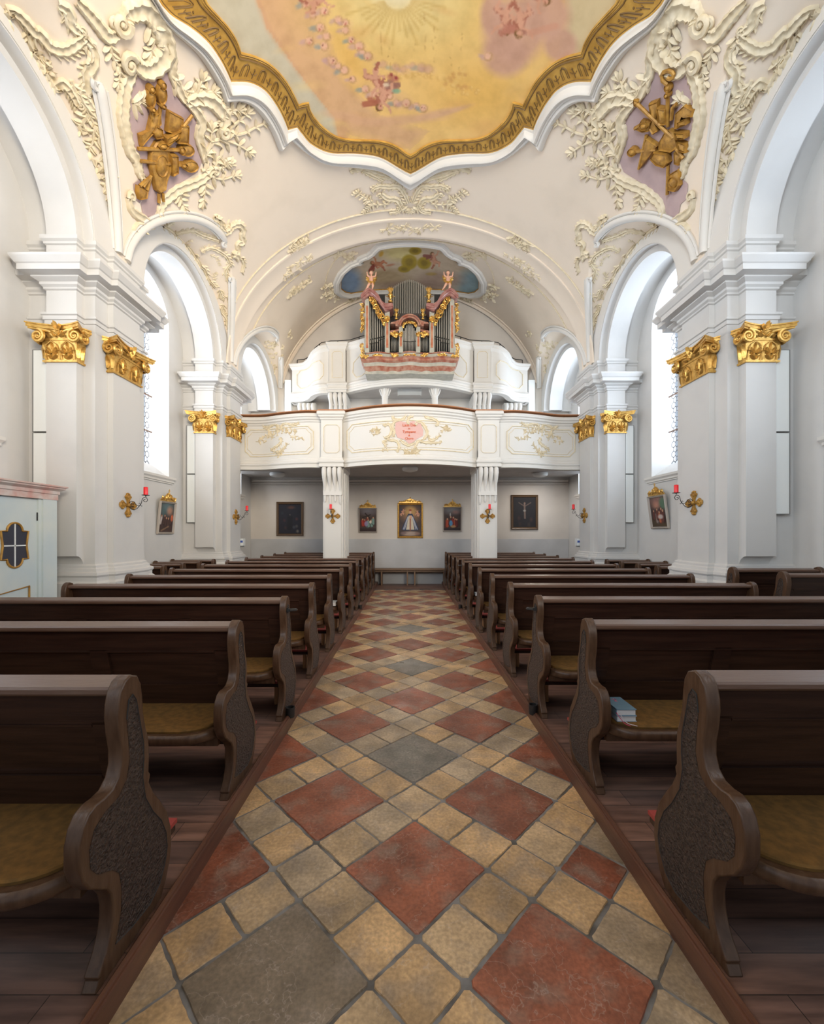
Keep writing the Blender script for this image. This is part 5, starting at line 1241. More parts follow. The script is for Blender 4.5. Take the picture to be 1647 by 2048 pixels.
    if s < 0:
        for nm, polys, sticks in (
            ('shield', [[(900, 820), (935, 810), (965, 830), (985, 900), (985, 1000), (962, 1060), (955, 1110), (925, 1130), (895, 1110), (880, 1040), (860, 960), (865, 880)], oval(925, 960, 38, 70), oval(930, 840, 30, 22)], [[(915, 1130), (915, 1185)], [(938, 1125), (942, 1175)]]),
            ('torch', [oval(868, 560, 27, 62), oval(868, 505, 20, 24), oval(868, 620, 16, 18)], [[(868, 620), (880, 740)]]), ('torch', [oval(933, 540, 30, 60), oval(935, 480, 18, 26), oval(930, 600, 16, 16)], [[(928, 600), (900, 760)]]),
            ('ribbon', [[(870, 670), (925, 640), (930, 710), (890, 760), (850, 800), (810, 850), (800, 780), (850, 760)], [(890, 720), (930, 740), (935, 790), (890, 800), (870, 760)]], []),
            ('book', [[(972, 632), (1062, 680), (1050, 790), (960, 760)], [(1040, 715), (1090, 720), (1085, 830), (1020, 825)], [(950, 790), (1040, 740), (1030, 780), (950, 835)]], [[(1115, 662), (960, 860)]]),
            ('mace', [oval(1085, 870, 42, 36), oval(1048, 868, 18, 26)], [[(790, 862), (1050, 868)]]), ('mace', [oval(1105, 965, 46, 36), oval(1060, 958, 20, 16), [(975, 890), (1018, 892), (1018, 1000), (985, 1020)]], [[(805, 935), (1060, 958)]]),
            ('censer', [[(790, 1080), (850, 1110), (842, 1160), (800, 1168), (786, 1120)]], [[(800, 1085), (865, 1030)], [(845, 1110), (868, 1020)], [(820, 1090), (868, 1025)]])): parts.append((nm, polys, sticks))
    else:
        sp = [(755+45*(1-k/18)*math.cos(PI*.5+k*.5)+0, 430-45*(1-k/18)*math.sin(PI*.5+k*.5)) for k in range(16)]
        for nm, polys, sticks in (
            ('crozier', [oval(748, 500, 20, 26), oval(748, 540, 14, 18)], [[(748, 730), (746, 480)], [(746, 480), (715, 455), (712, 420)]+[(755+48*math.cos(a)*(1-.09*i), 430+40*math.sin(a)*(1-.09*i)) for i, a in enumerate([PI+.7*q for q in range(9)])]]),
            ('trumpet', [[(545, 565), (575, 575), (570, 610), (548, 600)]], [[(555, 585), (780, 800)]]),
            ('quiver', [[(636, 590), (690, 570), (692, 640), (672, 720), (695, 755), (660, 778), (640, 745), (655, 700)], [(690, 610), (742, 620), (745, 715), (700, 718)]], []),
            ('bells', [[(560, 745), (590, 690), (650, 700), (640, 755), (600, 762)], oval(610, 722, 26, 24)], [[(550, 740), (620, 700)]]),
            ('plume', [[(788, 745), (795, 650), (850, 600), (902, 632), (898, 672), (850, 640), (820, 690), (806, 745)], [(812, 700), (862, 680), (868, 715), (815, 735)], [(800, 755), (862, 762), (866, 795), (810, 798)]], [[(770, 690), (775, 620), (800, 595)]]),
            ('mitre', [[(762, 745), (792, 765), (812, 858), (770, 885), (695, 872), (695, 822), (730, 762)], [(812, 812), (862, 832), (864, 885), (820, 872)], [(672, 872), (750, 885), (762, 940), (740, 968), (690, 952), (652, 912)]], [[(800, 860), (840, 920)]]),
            ('banner', [[(615, 790), (692, 842), (580, 982), (590, 900)], oval(540, 876, 28, 26)], [[(620, 780), (575, 980)], [(510, 880), (680, 866)]]),
            ('torch', [[(788, 880), (832, 902), (816, 962), (790, 952)]], []), ('helmet', [[(760, 1012), (815, 980), (822, 1080), (792, 1120), (750, 1112)], oval(785, 1060, 26, 36)], [[(750, 960), (745, 1135)]])): parts.append((nm, polys, sticks))
    for nm, polys, sticks in parts:
        m = MB()
        for i, q in enumerate(polys): relief(m, q, .075+.02*i)
        for q in sticks: stick(m, q, .022)
        o = m.build(nm, gold_p, tr, smooth=40); put(o, tr.location)
    # arch-side vine over the near arch
    m = MB(); m.sx = 1 if s < 0 else -1
    for q in SEG0: pl = fl_(plan_of(q)); sband(m, pl, .058, .05, .4); comb(m, pl, .085, .026, -1 if s < 0 else 1, 2); svol(m, pl, .04, 1, -s)
    for q in STM0[:7]: stem(m, fl_(plan_of(q, 4)), .020, .11, .032, 2, 3)
    o = m.build('stucco_vine', cream, smooth=60); tag(o, 'cream stucco scrolls along the big arch at the top %s edge' % side, 'stucco ornament', 'stucco vines in the lunettes')
    m = MB(); m.sx = 1 if s < 0 else -1
    for pts, w, h, _, _ in LOW: pl = fl_(plan_of(pts)); sband(m, pl, w*1.3, h*1.3, .2); comb(m, pl, .08, .026, 1 if s < 0 else -1, 2)
    stem(m, fl_(plan_of(CL([(1200, 230), (1120, 220), (1040, 230), (960, 205)]), 4)), .012, .08, .018, 2, 4); cluster(m, 220+.1821*1300, 400+.1821*310, 8, 6, 0, 5, .012, 3)
    o = m.build('stucco_shell', cream, smooth=60); tag(o, 'cream stucco shell where the rod mouldings meet over the middle %s arch' % side, 'stucco ornament', 'stucco shells')
    m = MB(); m.sx = 1 if s < 0 else -1
    for q in ([(560, 430), (660, 390), (780, 350), (900, 335), (1000, 380), (1100, 415), (1185, 440)], [(820, 530), (850, 600), (930, 640), (980, 700), (1040, 760), (1060, 850), (1110, 900), (1160, 960)], [(1000, 560), (1100, 520), (1200, 560), (1280, 620), (1315, 700)], [(1315, 700), (1265, 780), (1295, 880), (1355, 940), (1345, 1020), (1295, 1080), (1335, 1130)], [(1245, 1150), (1230, 1220), (1285, 1300), (1280, 1360), (1305, 1400)], [(930, 600), (920, 680), (980, 700)], [(1200, 990), (1220, 1040), (1215, 1080)]):
        pl = fl_(plan_of(CL(q))); sband(m, pl, .034, .042, .4); comb(m, pl, .075, .022, 1, 2); comb(m, pl, .065, .02, -1, 3); svol(m, pl, .026, 1, -s)
    for q in ([(1100, 600), (1180, 640), (1200, 700)], [(700, 450), (800, 470), (880, 450)], [(1160, 880), (1140, 830), (1160, 810)]): stem(m, fl_(plan_of(CL(q), 4)), .010, .06, .014, 2, 6)
    o = m.build('stucco_vine', cream, smooth=60); tag(o, 'cream stucco vine in the curved field over the middle %s arch' % side, 'stucco ornament', 'stucco vines in the lunettes')
    m = MB(); m.sx = 1 if s < 0 else -1
    for x, y, rx, ry, an, n_ in ((538, 688, 22, 6, 5, 8), (553, 705, 16, 16, 0, 8), (583, 664, 8, 12, 0, 6), (546, 735, 5, 22, 10, 5)): cluster(m, x, y, rx, ry, an, n_, .011, int(x))
    o = m.build('stucco_vine', cream, smooth=60); tag(o, 'cream stucco sprays over the rear %s arch beside the organ balcony' % side, 'stucco ornament', 'stucco vines in the lunettes')
    for x, y, rx, ry, an, n_, lab in ((600, 487, 24, 10, -25, 12, 'cream stucco spray outside the band arching before the organ, %s side'), (593, 530, 40, 8, -38, 16, 'cream stucco spray lying on the arching band, %s side'), (600, 573, 32, 6, -36, 12, 'slender cream stucco spray inside the arching band, %s side'),
        (690, 510, 17, 7, 10, 9, 'small cream stucco spray beside the organ painting, upper %s'), (660, 586, 17, 17, 0, 14, 'cream stucco bouquet at the %s end of the organ painting'), (706, 601, 13, 5, -30, 7, 'small cream stucco spray under the organ painting, %s side')):
        m = MB(); m.sx = 1 if s < 0 else -1; cluster(m, x, y, rx, ry, an, int(n_*1.3), .018, int(x*3)); o = m.build('stucco_spray', cream, smooth=60); tag(o, lab % side, 'stucco ornament', 'stucco sprays around the organ painting')
    m = MB()
    for q in ([(649, 570), (655, 545), (668, 522), (676, 514)], [(616, 668), (640, 644), (665, 624), (690, 612)]): m.tube([f_[0] for f_ in frames(fl_(plan_of(q, 4)), .01)], .012, 5)
    o = m.build('stucco_garland', cream, smooth=60); tag(o, 'thin cream stucco stems around the organ painting, %s side' % side, 'stucco ornament')
# centre ornament under the tip of the great frame
m = MB(); m.sx = 1
for s in (1, -1):
    f2 = (lambda q: q) if s > 0 else (lambda q: [(-x, y) for x, y in q])
    m.sx = s
    for q, w in (([(812, 1190), (790, 1140), (755, 1095), (700, 1095), (640, 1092), (600, 1110)], .05), ([(470, 1005), (540, 992), (620, 1022), (700, 1042), (740, 1062)], .05), ([(775, 1215), (745, 1172), (690, 1165), (650, 1135)], .06), ([(700, 1250), (755, 1240), (778, 1200)], .04), ([(540, 1000), (600, 1030), (660, 1060)], .04)):
        pl = f2(plan_of(C2(q))); sband(m, pl, w, .04, .4); comb(m, pl, .10, .03, s, 2); comb(m, pl, .07, .022, -s, 2); svol(m, pl, w*.8, 1, s)
    for q in ([(700, 1195), (620, 1200), (560, 1170), (505, 1138)], [(610, 1195), (580, 1215), (560, 1235)], [(600, 1180), (560, 1160), (520, 1130)], [(770, 1225), (800, 1235), (818, 1238)]): stem(m, f2(plan_of(C2(q), 4)), .020, .12, .034, 2, 4)
o = m.build('stucco_centrepiece', cream, smooth=60); tag(o, 'symmetrical cream stucco centrepiece under the lowest tip of the ceiling frame', 'stucco ornament')
m = MB(); m.sx = 1; cluster(m, 819, 455, 30, 7, 0, 14, .018, 8); cluster(m, 777, 455, 8, 7, 0, 5, .018, 9); cluster(m, 861, 455, 8, 7, 0, 5, .018, 10)
o = m.build('stucco_spray', cream, smooth=60); tag(o, 'cream stucco rosette at the crown of the arching band', 'stucco ornament')
# ================= stucco and text on the lower gallery front =================
_surf, _ray = surf, ray
def surf(x, z, off=0):
    e = .01; g = (lowf(x+e)-lowf(x-e))/(2*e); n_ = Vector((g, -1, 0)).normalized(); return Vector((x, lowf(x), z))+n_*off, n_
def ray(px, py):
    p = fray(px, py, lowf, 0.0); return (p.x, p.z)
CT = lambda L: [(730+a*.1093, 810+b*.1093) for a, b in L]
CS = lambda L: [(470+a*.1396, 780+b*.1396) for a, b in L]
gc = thing('stucco_cartouche', 'cream stucco cartouche with pink field and red lettering at the middle of the gallery front', 'stucco ornament', None, (0, 8.6, 3.5))
def gcb(m, name, mt, label=None, smooth=60):
    o = m.build(name, mt, gc, smooth=smooth); put(o, gc.location)
    if label: o['label'] = label
    return o
poly = [ray(*p) for p in CT([(560, 330), (640, 300), (760, 330), (880, 300), (1010, 340), (1060, 470), (1050, 570), (960, 615), (870, 690), (800, 715), (720, 640), (590, 600), (545, 480)])]
m = MB(); F_ = [surf(x, z, .016)[0] for x, z in poly]; c = sum(F_, Vector())/len(F_); m.add(F_+[c], [(i, (i+1) % len(F_), len(F_)) for i in range(len(F_))]); gcb(m, 'pink_field', mat('pink_field', (.66, .42, .38, 1), .8), None, None)
m = MB(); m.sx = 1
for q, w, v0, v1, sg in (([(600, 290), (520, 330), (505, 430), (540, 500), (500, 590)], .032, 0, 0, 1), ([(350, 385), (440, 365), (482, 460), (440, 570), (350, 605)], .032, 1, 0, 1), ([(560, 150), (505, 190), (520, 260), (600, 285), (700, 262), (740, 200)], .030, 1, 0, 1), ([(740, 200), (780, 150), (840, 150), (855, 205), (800, 235), (770, 330)], .034, 0, 1, 1),
        ([(1085, 170), (1115, 230), (1230, 252), (1325, 315), (1318, 380)], .032, 1, 1, -1), ([(930, 330), (1020, 325), (1100, 420), (1130, 540), (1060, 640)], .038, 1, 0, -1), ([(400, 650), (330, 680), (380, 740)], .028, 0, 1, -1), ([(420, 640), (480, 650), (580, 670), (622, 770), (580, 840)], .030, 1, 1, 1), ([(1380, 690), (1250, 695), (1100, 690), (980, 662), (920, 740), (905, 800)], .030, 1, 0, -1),
        ([(310, 840), (360, 820), (430, 835)], .02, 1, 0, 1), ([(1150, 560), (1180, 640), (1260, 640), (1360, 560)], .026, 0, 1, -1), ([(640, 640), (700, 700), (800, 740), (900, 700)], .03, 0, 0, 1)):
    pl = plan_of(CT(q), 5); sband(m, pl, w, .03, .4); comb(m, pl, .05, .013, 1, 3); comb(m, pl, .04, .012, -1, 4)
    if v0: svol(m, pl, w, 0, sg)
    if v1: svol(m, pl, w, 1, sg)
cluster(m, 730+830*.1093, 810+890*.1093, 17, 9, 0, 20, .010, 4); cluster(m, 730+180*.1093, 810+480*.1093, 9, 7, -20, 12, .009, 5); cluster(m, 730+1470*.1093, 810+470*.1093, 9, 7, 20, 12, .009, 6)
gcb(m, 'scrollwork', cream)
for txt, py, sz in (('Laus Dei', 853.5, .078), ('in', 859.5, .055), ('Tympano', 866.5, .072), ('&', 873.3, .055), ('Choro', 879.8, .066)):
    cu = bpy.data.curves.new('lettering', 'FONT'); cu.body = txt; cu.size = sz; cu.align_x = 'CENTER'; cu.extrude = .002; cu.offset = .0009
    p, n_ = surf(ray(818, py)[0], ray(818, py)[1], .019)
    tmp = bpy.data.objects.new('tmp', cu); me = bpy.data.meshes.new_from_object(tmp); bpy.data.objects.remove(tmp)
    me.transform(Matrix.Translation(Vector((p.x, p.y, p.z))-Vector(gc.location)) @ Matrix.Rotation(PI/2, 4, 'X')); me.materials.clear(); me.materials.append(mat('red_lettering', (.62, .12, .03, 1), .6))
    o = bpy.data.objects.new('lettering', me); COL.objects.link(o); o.parent = gc
for s in (-1, 1):
    side = 'left' if s < 0 else 'right'; m = MB(); m.sx = 1 if s < 0 else -1; f2 = (lambda q: q) if s < 0 else (lambda q: [(-x, z) for x, z in q])
    for q, w in (([(395, 495), (430, 545), (490, 540), (530, 510), (600, 500), (632, 555)], .026), ([(655, 570), (680, 500), (740, 482), (820, 506), (890, 490), (920, 450)], .026), ([(640, 690), (662, 740), (610, 800), (525, 850)], .030), ([(550, 880), (640, 900), (685, 865), (750, 775)], .020), ([(480, 560), (500, 640), (540, 690)], .022)):
        pl = f2(plan_of(CS(q), 5)); sband(m, pl, w, .028, .4); comb(m, pl, .06, .014, 1, 2); comb(m, pl, .05, .013, -1, 3); svol(m, pl, w, 1, -s)
    for x, y, rx, ry, an, n_ in ((560, 600, 70, 55, 0, 12), (860, 640, 150, 60, 25, 16), (420, 700, 110, 60, -50, 13), (620, 900, 60, 50, 0, 9), (690, 570, 50, 40, 0, 5)): cluster(m, 470+x*.1396, 780+y*.1396, rx*.1396, ry*.1396, an, n_, .008, x)
    o = m.build('stucco_spray', cream, smooth=60); tag(o, 'cream stucco flower spray on the %s panel of the gallery front' % side, 'stucco ornament')
surf, ray = _surf, _ray
# ================= pictures =================
def picture(o, ex, en, w, h, kind, lab, framem, fw=.035, crest=0, tilt=0, name='painting', group=None):
    """o: bottom centre on the wall; ex to the viewer's right, en out of the wall"""
    o = Vector(o); ex = Vector(ex); en = Vector(en); ez = Vector((0, 0, 1)); t = thing(name, lab, 'painting', group, o)
    lean = lambda c: .006+tilt*c/h
    P = lambda a, b, c: ex*a+en*(b+lean(c))+ez*c
    W, H = w/2, h
    m = MB(); prof = [(0, 0), (0, .03), (.25, .045), (.6, .03), (.8, .036), (1, .018)]
    rows = []
    for q, d in prof:
        g = fw*q; rows.append([P(-W+g, d, g), P(W-g, d, g), P(W-g, d, H-g), P(-W+g, d, H-g)])
    m.grid(rows, closed=True); o_ = m.build('frame', framem, t, smooth=20)
    nu, nv = 64, int(64*(H-2*fw)/(w-2*fw)); U, V = np.meshgrid(np.linspace(0, 100, nu), np.linspace(0, 100*(H-2*fw)/(w-2*fw), nv)); cv = Canvas(U.ravel(), V.ravel(), (70, 55, 50)); HH = 100*(H-2*fw)/(w-2*fw); kind(cv, HH)
    m = MB(); rows = [[P(-W+fw+(w-2*fw)*i/(nu-1), .014, H-fw-(H-2*fw)*j/(nv-1)) for i in range(nu)] for j in range(nv)]; m.grid(rows); m.build('canvas', paint, t, smooth=-1, vcol=cv.lin())
    if crest:
        m = MB(); rnd = random.Random(int(w*100)); pl = [(-W*.95, H), (-W*.8, H+crest*.3), (-W*.45, H+crest*.5), (-W*.2, H+crest*.85), (0, H+crest), (W*.2, H+crest*.85), (W*.45, H+crest*.5), (W*.8, H+crest*.3), (W*.95, H)]
        m.prism(pl, .005, .02, lambda u, v, w_: P(u, w_, v))
        for k in range(14):
            a = -W*.8+W*1.6*k/13; b = H+crest*(.15+.5*(1-abs(a)/W)*rnd.uniform(.3, 1.2)); c = P(a, .03, b); m.tube(spiral(c, crest*.17, 1.2, rnd.choice((-1, 1)), ex, ez, 12, rnd.uniform(0, 6)), crest*.04, 5)
            g = rnd.uniform(0, 3.1); leaf(m, c, ex*math.cos(g)+ez*math.sin(g), en, crest*.3, crest*.08, .7)
        if crest < .25:
            m.ball(tuple(P(0, .03, H+crest*.4)), crest*.18, 8); m.tube([P(0, .02, H+crest*.9), P(0, .02, H+crest*1.35)], .008, 5); m.tube([P(-.025, .02, H+crest*1.17), P(.025, .02, H+crest*1.17)], .008, 5)
        m.build('crest', gold, t, smooth=50)
    return t
def people(c, H, seed, n, pal, y0, y1, k0):
    rnd = random.Random(seed)
    for i in range(n):
        x = 12+76*(i+.5)/n+rnd.uniform(-6, 6); y = rnd.uniform(y0, y1); k = k0*rnd.uniform(.85, 1.15); col = rnd.choice(pal); dk = tuple(int(q*.6) for q in col)
        c.cap(x, y+k*.35, x+rnd.uniform(-6, 6), y+k*1.5, k*.42, dk); c.cap(x, y+k*.35, x+rnd.uniform(-4, 4), y+k*1.4, k*.32, col)
        c.cap(x, y+k*.45, x+rnd.uniform(-14, 14), y+k*rnd.uniform(.3, 1), k*.12, col); c.ell(x, y, k*.24, k*.28, (70, 45, 35)); c.ell(x+1, y+1, k*.19, k*.23, (196, 146, 116))
def st1(c, H):
    c.ell(50, 15, 80, 50, (96, 120, 124), .9, .8); c.ell(70, 30, 30, 25, (196, 138, 110), .8, .7); c.ell(25, 40, 25, 30, (80, 104, 106), .8, .7); c.poly([(0, H*.65), (100, H*.5), (100, H), (0, H)], (66, 46, 42), 1, 8)
    people(c, H, 4, 6, [(60, 44, 70), (190, 176, 170), (74, 50, 44), (150, 60, 50)], H*.42, H*.52, 22); c.ell(90, H*.5, 12, 18, (210, 104, 66), .9, .4); c.cap(20, H*.95, 70, H*.8, 4, (150, 120, 90), .7)
def st2(c, H):
    c.ell(50, 12, 90, 40, (150, 110, 100), .9, .8); c.ell(85, 25, 30, 30, (84, 116, 92), .9, .5); c.ell(40, 30, 30, 20, (198, 140, 116), .7, .7); c.poly([(0, H*.7), (100, H*.62), (100, H), (0, H)], (76, 60, 40), 1, 8)
    people(c, H, 9, 6, [(100, 54, 46), (140, 120, 112), (84, 60, 66), (170, 90, 60)], H*.38, H*.55, 24); c.ell(60, H*.66, 22, 12, (200, 190, 184), .9, .5)
def st3(c, H):
    c.ell(50, 10, 90, 40, (120, 116, 124), .9, .8); people(c, H, 12, 6, [(150, 40, 36), (176, 64, 46), (190, 182, 186), (96, 40, 40), (120, 150, 140)], H*.38, H*.5, 24)
    c.cap(35, H*.2, 62, H*.42, 4, (44, 30, 26), 1, .2); c.cap(20, H*.38, 66, H*.26, 3.5, (44, 30, 26), 1, .2); c.poly([(0, H*.86), (100, H*.86), (100, H), (0, H)], (52, 36, 34), 1, 5); c.ell(66, H*.58, 8, 11, (220, 206, 190), 1, .3); c.ell(40, H*.66, 14, 20, (150, 140, 180), .9, .4)
def st4(c, H):
    c.ell(50, 10, 90, 40, (130, 132, 136), .9, .8); c.ell(70, 25, 30, 16, (170, 120, 110), .6, .7); people(c, H, 17, 5, [(140, 44, 36), (96, 36, 34), (170, 70, 44), (90, 60, 50)], H*.36, H*.52, 26)
    c.ell(42, H*.68, 12, 20, (86, 146, 190), .95, .3); c.ell(56, H*.82, 20, 9, (176, 138, 92), .9, .4); c.ell(38, H*.30, 5, 14, (200, 196, 190), .8, .4); c.poly([(0, H*.9), (100, H*.9), (100, H), (0, H)], (46, 32, 34), 1, 5)
def madonna(c, H):
    c.ell(50, H*.3, 60, 50, (150, 112, 80), 1, .7); c.ell(50, H*.2, 34, 30, (190, 150, 90), .9, .5); c.poly([(40, H*.28), (60, H*.28), (90, H*.78), (80, H*.82), (20, H*.82), (10, H*.78)], (40, 56, 88), 1, 3)
    c.poly([(42, H*.34), (58, H*.34), (70, H*.8), (30, H*.8)], (206, 192, 168), 1, 3)
    for x in (18, 24, 76, 82): c.cap(50+(x-50)*.35, H*.38, x, H*.78, 2, (190, 190, 196), .9)
    c.cap(50, H*.42, 50, H*.8, 4, (150, 90, 70), .9); c.ell(50, H*.24, 6, 8, (214, 170, 140)); c.ell(50, H*.17, 7, 4, (150, 60, 40)); c.ell(52, H*.40, 6, 8, (210, 160, 130)); c.ell(52, H*.36, 4, 4, (220, 170, 140))
    for x, k, sd in ((16, 14, 1), (84, 14, 2), (10, 10, 3), (90, 10, 4)): c.cherub(x, H*(.16+.08*sd/2), k, 10*sd, 1 if x < 50 else -1, wing=(60, 60, 80))
    c.ell(50, H*.92, 50, 14, (170, 150, 136), .95, .5); c.ell(20, H*.9, 16, 8, (120, 96, 96), .8, .5); c.ell(82, H*.92, 16, 8, (130, 100, 90), .8, .5)
def dark1(c, H):
    c.c[:] = np.array([26, 26, 38])/255; c.ell(55, 14, 24, 10, (92, 56, 44), .8, .6); c.ell(50, H*.38, 5, 7, (150, 130, 120), .8, .5); c.cap(50, H*.45, 48, H*.8, 14, (14, 14, 22), .9, .4)
    for x, y, col in ((25, .55, (80, 40, 44)), (80, .5, (96, 50, 48)), (30, .8, (70, 44, 40)), (80, .75, (96, 90, 84)), (84, .92, (140, 130, 110)), (68, .78, (80, 84, 90)), (15, .3, (40, 50, 56))): c.ell(x, H*y, 9, 10, col, .7, .7)
def dark2(c, H):
    c.c[:] = np.array([26, 22, 26])/255; c.cap(50, H*.2, 52, H*.7, 5, (120, 100, 90), .9, .5); c.cap(50, H*.3, 25, H*.18, 3, (110, 90, 80), .8, .5); c.cap(52, H*.3, 78, H*.18, 3, (110, 90, 80), .8, .5); c.ell(51, H*.2, 5, 6, (130, 104, 90), .9, .5); c.ell(50, H*.45, 9, 6, (150, 146, 140), .8, .5)
    for x, y, col in ((25, .7, (70, 44, 44)), (80, .75, (76, 50, 44)), (30, .9, (60, 40, 36)), (70, .92, (64, 50, 44))): c.ell(x, H*y, 10, 14, col, .7, .7)
stone_f = mat('grey_frame', (.42, .37, .32, 1), .6)
sc_ = 837/12.25
def bw(px): return CX+(px-VX)/sc_
def bz(py): return CZ+(VY-py)/sc_
def backpic(x0, x1, y0, y1, *a, **k): return picture(((bw(x0)+bw(x1))/2, 12.25 if y1 < 1070 or x1-x0 > 45 else 12.25, bz(y1)), (1, 0, 0), (0, -1, 0), (x1-x0)/sc_, (y1-y0)/sc_, *a, **k)
gdark = mat('dark_gilt_frame', (.10, .055, .025, 1), .4)
backpic(553, 607, 1004, 1072, dark1, 'large dark painting under the gallery, left of the left pillar', gdark, .07)
backpic(1021, 1075, 990, 1059, dark2, 'large dark painting of a pale figure with spread arms, right of the right pillar', gdark, .07)
backpic(794.5, 845.5, 1006, 1076, madonna, 'gold-framed painting of a crowned woman in a wide blue cloak, middle of the end wall', gold, .055, crest=.13)
backpic(717, 754, 1016, 1065, st3, 'small painting with gold crest left of the large gold-framed one', stone_f, .03, crest=.17, tilt=.05)
backpic(885, 922.5, 1014, 1063, st4, 'small painting with gold crest right of the large gold-framed one', stone_f, .03, crest=.17, tilt=.05)
picture((-4.65, 7.9, 1.46), (0, 1, 0), (1, 0, 0), .52, .61, st1, 'small painting with gold crest in the left window niche', stone_f, .035, crest=.17, tilt=.06)
picture((4.65, 7.75, 1.56), (0, -1, 0), (-1, 0, 0), .54, .61, st2, 'small painting with gold crest in the right window niche', stone_f, .035, crest=.17, tilt=.08)
# ================= sconces with red candles =================
def sconce(o, ex, en, where, sw=0):
    o = Vector(o); ex = Vector(ex); en = Vector(en); ez = Vector((0, 0, 1)); t = thing('candle_sconce', 'gilded cross sconce with black iron scroll arm '+where, 'sconce', 'cross sconces', o)
    P = lambda a, b, c: ex*a+en*b+ez*c
    m = MB()
    for k in range(4):
        a = k*PI/2; d = (math.cos(a), math.sin(a)); s_ = (-d[1], d[0]); Q = [(.0, .020), (.03, .018), (.055, .020), (.085, .040), (.105, .058), (.125, .050), (.135, .030), (.155, .030), (.165, .0)]
        pts = [(u*d[0]+v*s_[0], u*d[1]+v*s_[1]) for u, v in Q]+[(u*d[0]-v*s_[0], u*d[1]-v*s_[1]) for u, v in Q[::-1][1:]]
        cx = sum(p[0] for p in pts)/len(pts); cy = sum(p[1] for p in pts)/len(pts)
        rows = [[P(cx+(x-cx)*g, b, cy+(y-cy)*g) for x, y in pts] for g, b in ((1, .002), (1, .014), (.85, .026), (.6, .020), (.3, .032))]
        m.grid(rows, closed=True); m.add(rows[-1], [tuple(range(len(pts)))])
        for e in (-1, 1): m.ball(tuple(P(.11*d[0]+e*.042*s_[0], .018, .11*d[1]+e*.042*s_[1])), .015, 6)
        m.ball(tuple(P(.145*d[0], .018, .145*d[1])), .017, 6)
    m.ball(tuple(P(0, .02, 0)), .03, 8); m.build('cross', gold_p, t, smooth=50)
    m = MB(); E2 = en
    m.tube([P(0, .02, 0)]+spiral(P(0, .085, -.0), .055, -1, 1, E2, ez, 2, PI)[:0]+[P(0, .03, .035), P(0, .06, .055), P(0, .095, .04), P(0, .12, .0), P(0, .15, -.01), P(0, .175, .0), P(0, .19, .04), P(0, .20, .085), P(0, .225, .105), P(0, .255, .10), P(0, .27, .07), P(0, .255, .045), P(0, .23, .045), P(0, .215, .06), P(0, .22, .075), P(0, .24, .075)], .0045, 5)
    m.tube([P(0, .02, -.01), P(0, .05, -.05), P(0, .09, -.062), P(0, .13, -.045), P(0, .16, -.01), P(0, .175, .01)], .0045, 5)
    m.tube([P(0, .075, .0), P(0, .085, .022), P(0, .06, .03), P(0, .045, .005), P(0, .06, -.02), P(0, .085, -.02)], .004, 5); m.tube([P(0, .15, .015), P(0, .165, .03), P(0, .175, .01), P(0, .19, -.015), P(0, .2, -.008)], .003, 5)
    m.tube([P(0, .245, .11), P(0, .245, .128)], .006, 6); c = P(0, .245, .126); m.lathe([(.012, 0), (.045, .004), (.048, .010), (.010, .006)], c, 14)
    m.build('iron_arm', black, t, smooth=50)
    c = o+P(0, .245, .134); m = MB(); m.lathe([(.027, 0), (.0275, .10), (.024, .106), (.006, .104)], (0, 0, 0), 16); cd_ = m.build('candle', red, smooth=50); cd_.location = c; tag(cd_, 'red pillar candle on the sconce '+where, 'candle', 'red candles')
    m = MB(); m.tube([(0, 0, .103), (.001, 0, .113)], .002, 5); m.build('wick', black, cd_)
sconce((-3.773, 5.57, 1.84), (0, -1, 0), (1, 0, 0), 'on the near left pier'); sconce((3.773, 5.57, 1.87), (0, 1, 0), (-1, 0, 0), 'on the near right pier')
sconce((-3.773, 9.05, 1.83), (0, -1, 0), (1, 0, 0), 'on the left pier under the gallery end'); sconce((3.773, 9.05, 1.86), (0, 1, 0), (-1, 0, 0), 'on the right pier under the gallery end')
sconce((-1.68, 9.098, 1.85), (1, 0, 0), (0, -1, 0), 'on the left gallery pillar'); sconce((1.68, 9.098, 1.85), (1, 0, 0), (0, -1, 0), 'on the right gallery pillar')
# ================= wall strip lamps beside the piers =================
for s in (-1, 1):
    for yc, where in ((5.57, 'near'), (9.05, 'far')):
        for z0, z1, pos in ((1.70, 2.665, 'lower'), (2.69, 3.66, 'upper')):
            a, b = sorted((s*4.375, s*4.53)); t = thing('strip_lamp', '%s tall white strip lamp beside the %s %s pier' % (pos, where, 'left' if s < 0 else 'right'), 'lamp', 'tall strip lamps beside the piers', ((a+b)/2, yc-.53, z0))
            m = MB(); m.box(a-.016, b+.016, yc-.548, yc-.475, z0-.008, z1+.008); o = m.build('housing', grey_f, t); put(o, t.location)
            m = MB(); m.box(a, b, yc-.55, yc-.52, z0, z1); o = m.build('cover', steel, t); put(o, t.location)
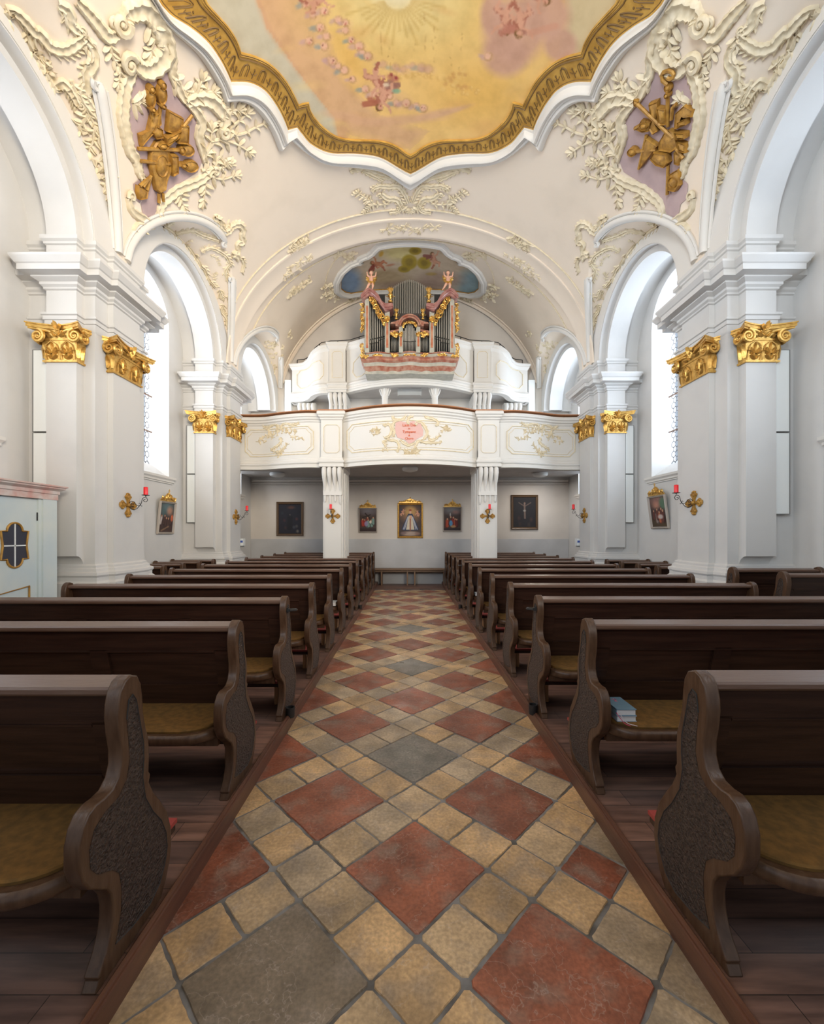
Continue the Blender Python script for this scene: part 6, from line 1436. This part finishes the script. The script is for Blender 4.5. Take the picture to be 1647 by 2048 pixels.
# ================= hand sanitiser boxes, bench, confessional =================
for s in (-1, 1):
    t = thing('dispenser', 'small white and blue dispenser on the %s pier under the gallery' % ('left' if s < 0 else 'right'), 'dispenser', None, (s*3.8, 9.42, 1.2)); a, b = sorted((s*3.73, s*3.85))
    m = MB(); m.box(a, b, 9.36, 9.48, 1.20, 1.36); o = m.build('housing', steel, t); put(o, t.location)
    m = MB(); m.box(a+.01, b-.01, 9.352, 9.361, 1.27, 1.315); o = m.build('label_plate', mat('blue_print', (.05, .10, .40, 1), .5), t); put(o, t.location)
    m = MB(); m.box(a+.02, b-.02, 9.38, 9.46, 1.17, 1.20); o = m.build('nozzle', grey_f, t); put(o, t.location)
t = thing('bench', 'long plain wooden bench against the end wall between the pew blocks', 'bench', None, (0, 12.0, 0))
m = MB(); m.box(-1.35, 1.35, 11.82, 12.2, .44, .475); o = m.build('seat', mat('bench_wood', (.20, .115, .06, 1), .5), t); put(o, t.location)
for x in (-.80, -.07, .14, .98, -1.3, 1.28):
    m = MB(); m.box(x-.02, x+.02, 11.86, 12.16, .01, .44); o = m.build('leg', mat('bench_wood', None), t); put(o, t.location)
m = MB(); m.box(-1.3, 1.3, 11.9, 11.93, .38, .44); o = m.build('apron', mat('bench_wood', None), t); put(o, t.location)
t = thing('confessional', 'pale blue confessional with marbled cornice and dark shaped window at the left picture edge', 'confessional', None, (-4.3, 4.0, 0))
def cf(m, name, mt, label=None, smooth=None, par=None):
    o = m.build(name, mt, par or t, smooth=smooth)
    put(o, t.location)
    if label: o['label'] = label
    return o
XF = -4.08
m = MB(); m.box(-4.62, XF, 3.1, 4.78, .075, 1.88); m.box(XF, XF+.035, 4.60, 4.78, .075, 1.88); m.box(XF, XF+.018, 4.56, 4.60, .075, 1.88); cf(m, 'body', conf_m)
m = MB(); PL = [(-4.63, 4.80), (-4.63, 3.0), (XF+.05, 3.0), (XF+.05, 4.80)]
PL = [(XF+.04, 3.0), (XF+.04, 4.79), (-4.63, 4.79), (-4.63, 3.0)]
sweep(m, PL, [(0, 1.84), (0, 1.90), (.012, 1.905), (.012, 1.94), (.05, 1.965), (.05, 1.975), (.065, 1.985), (.065, 2.0)]); cf(m, 'cornice', marble_c, 'pink marbled cornice', 20)
cy_, cz_ = 4.30, 1.335
shape = []
for a in [PI*k/12 for k in range(13)]: shape.append((cy_+.085*math.cos(a), cz_+.15+.085*math.sin(a)))
shape += [(cy_-.15, cz_+.15), (cy_-.13, cz_), (cy_-.15, cz_-.14)]+[(cy_-.085*math.cos(a), cz_-.14-.085*math.sin(a)) for a in [PI*k/12 for k in range(13)]]+[(cy_+.15, cz_-.14), (cy_+.13, cz_), (cy_+.15, cz_+.15)]
m = MB(); m.prism(shape, XF+.001, XF+.004, lambda u, v, w_: (w_, u, v)); o = cf(m, 'window_opening', mat('dark_infill', (.035, .035, .05, 1), .6), 'dark sheet filling the opening')  # flat dark sheet in the shape of the window
m = MB(); P = [(XF+.006, u, v) for u, v in shape]; m.tube(P+[P[0]], .011, 6); cf(m, 'gilt_rim', gold_p, 'gilded rim', 40)
m = MB(); m.box(XF+.004, XF+.010, cy_-.006, cy_+.006, cz_-.225, cz_+.235); m.box(XF+.004, XF+.010, cy_-.13, cy_+.13, cz_-.006, cz_+.006); cf(m, 'glazing_bar', steel)
m = MB(); m.box(XF+.001, XF+.012, 4.555, 4.575, 1.60, 1.69); cf(m, 'hinge', black)
m = MB(); P = [(XF+.008, u, v) for u, v in ((3.95, .3), (4.46, .3), (4.46, .90), (3.95, .83), (3.95, .3))]; m.tube(P, .012, 4); cf(m, 'gilt_panel_border', gold_p)
m = MB(); m.tube([(-4.63, 4.75, 2.45), (-4.63, 4.45, 2.62), (-4.63, 4.3, 2.40)], .003, 4)
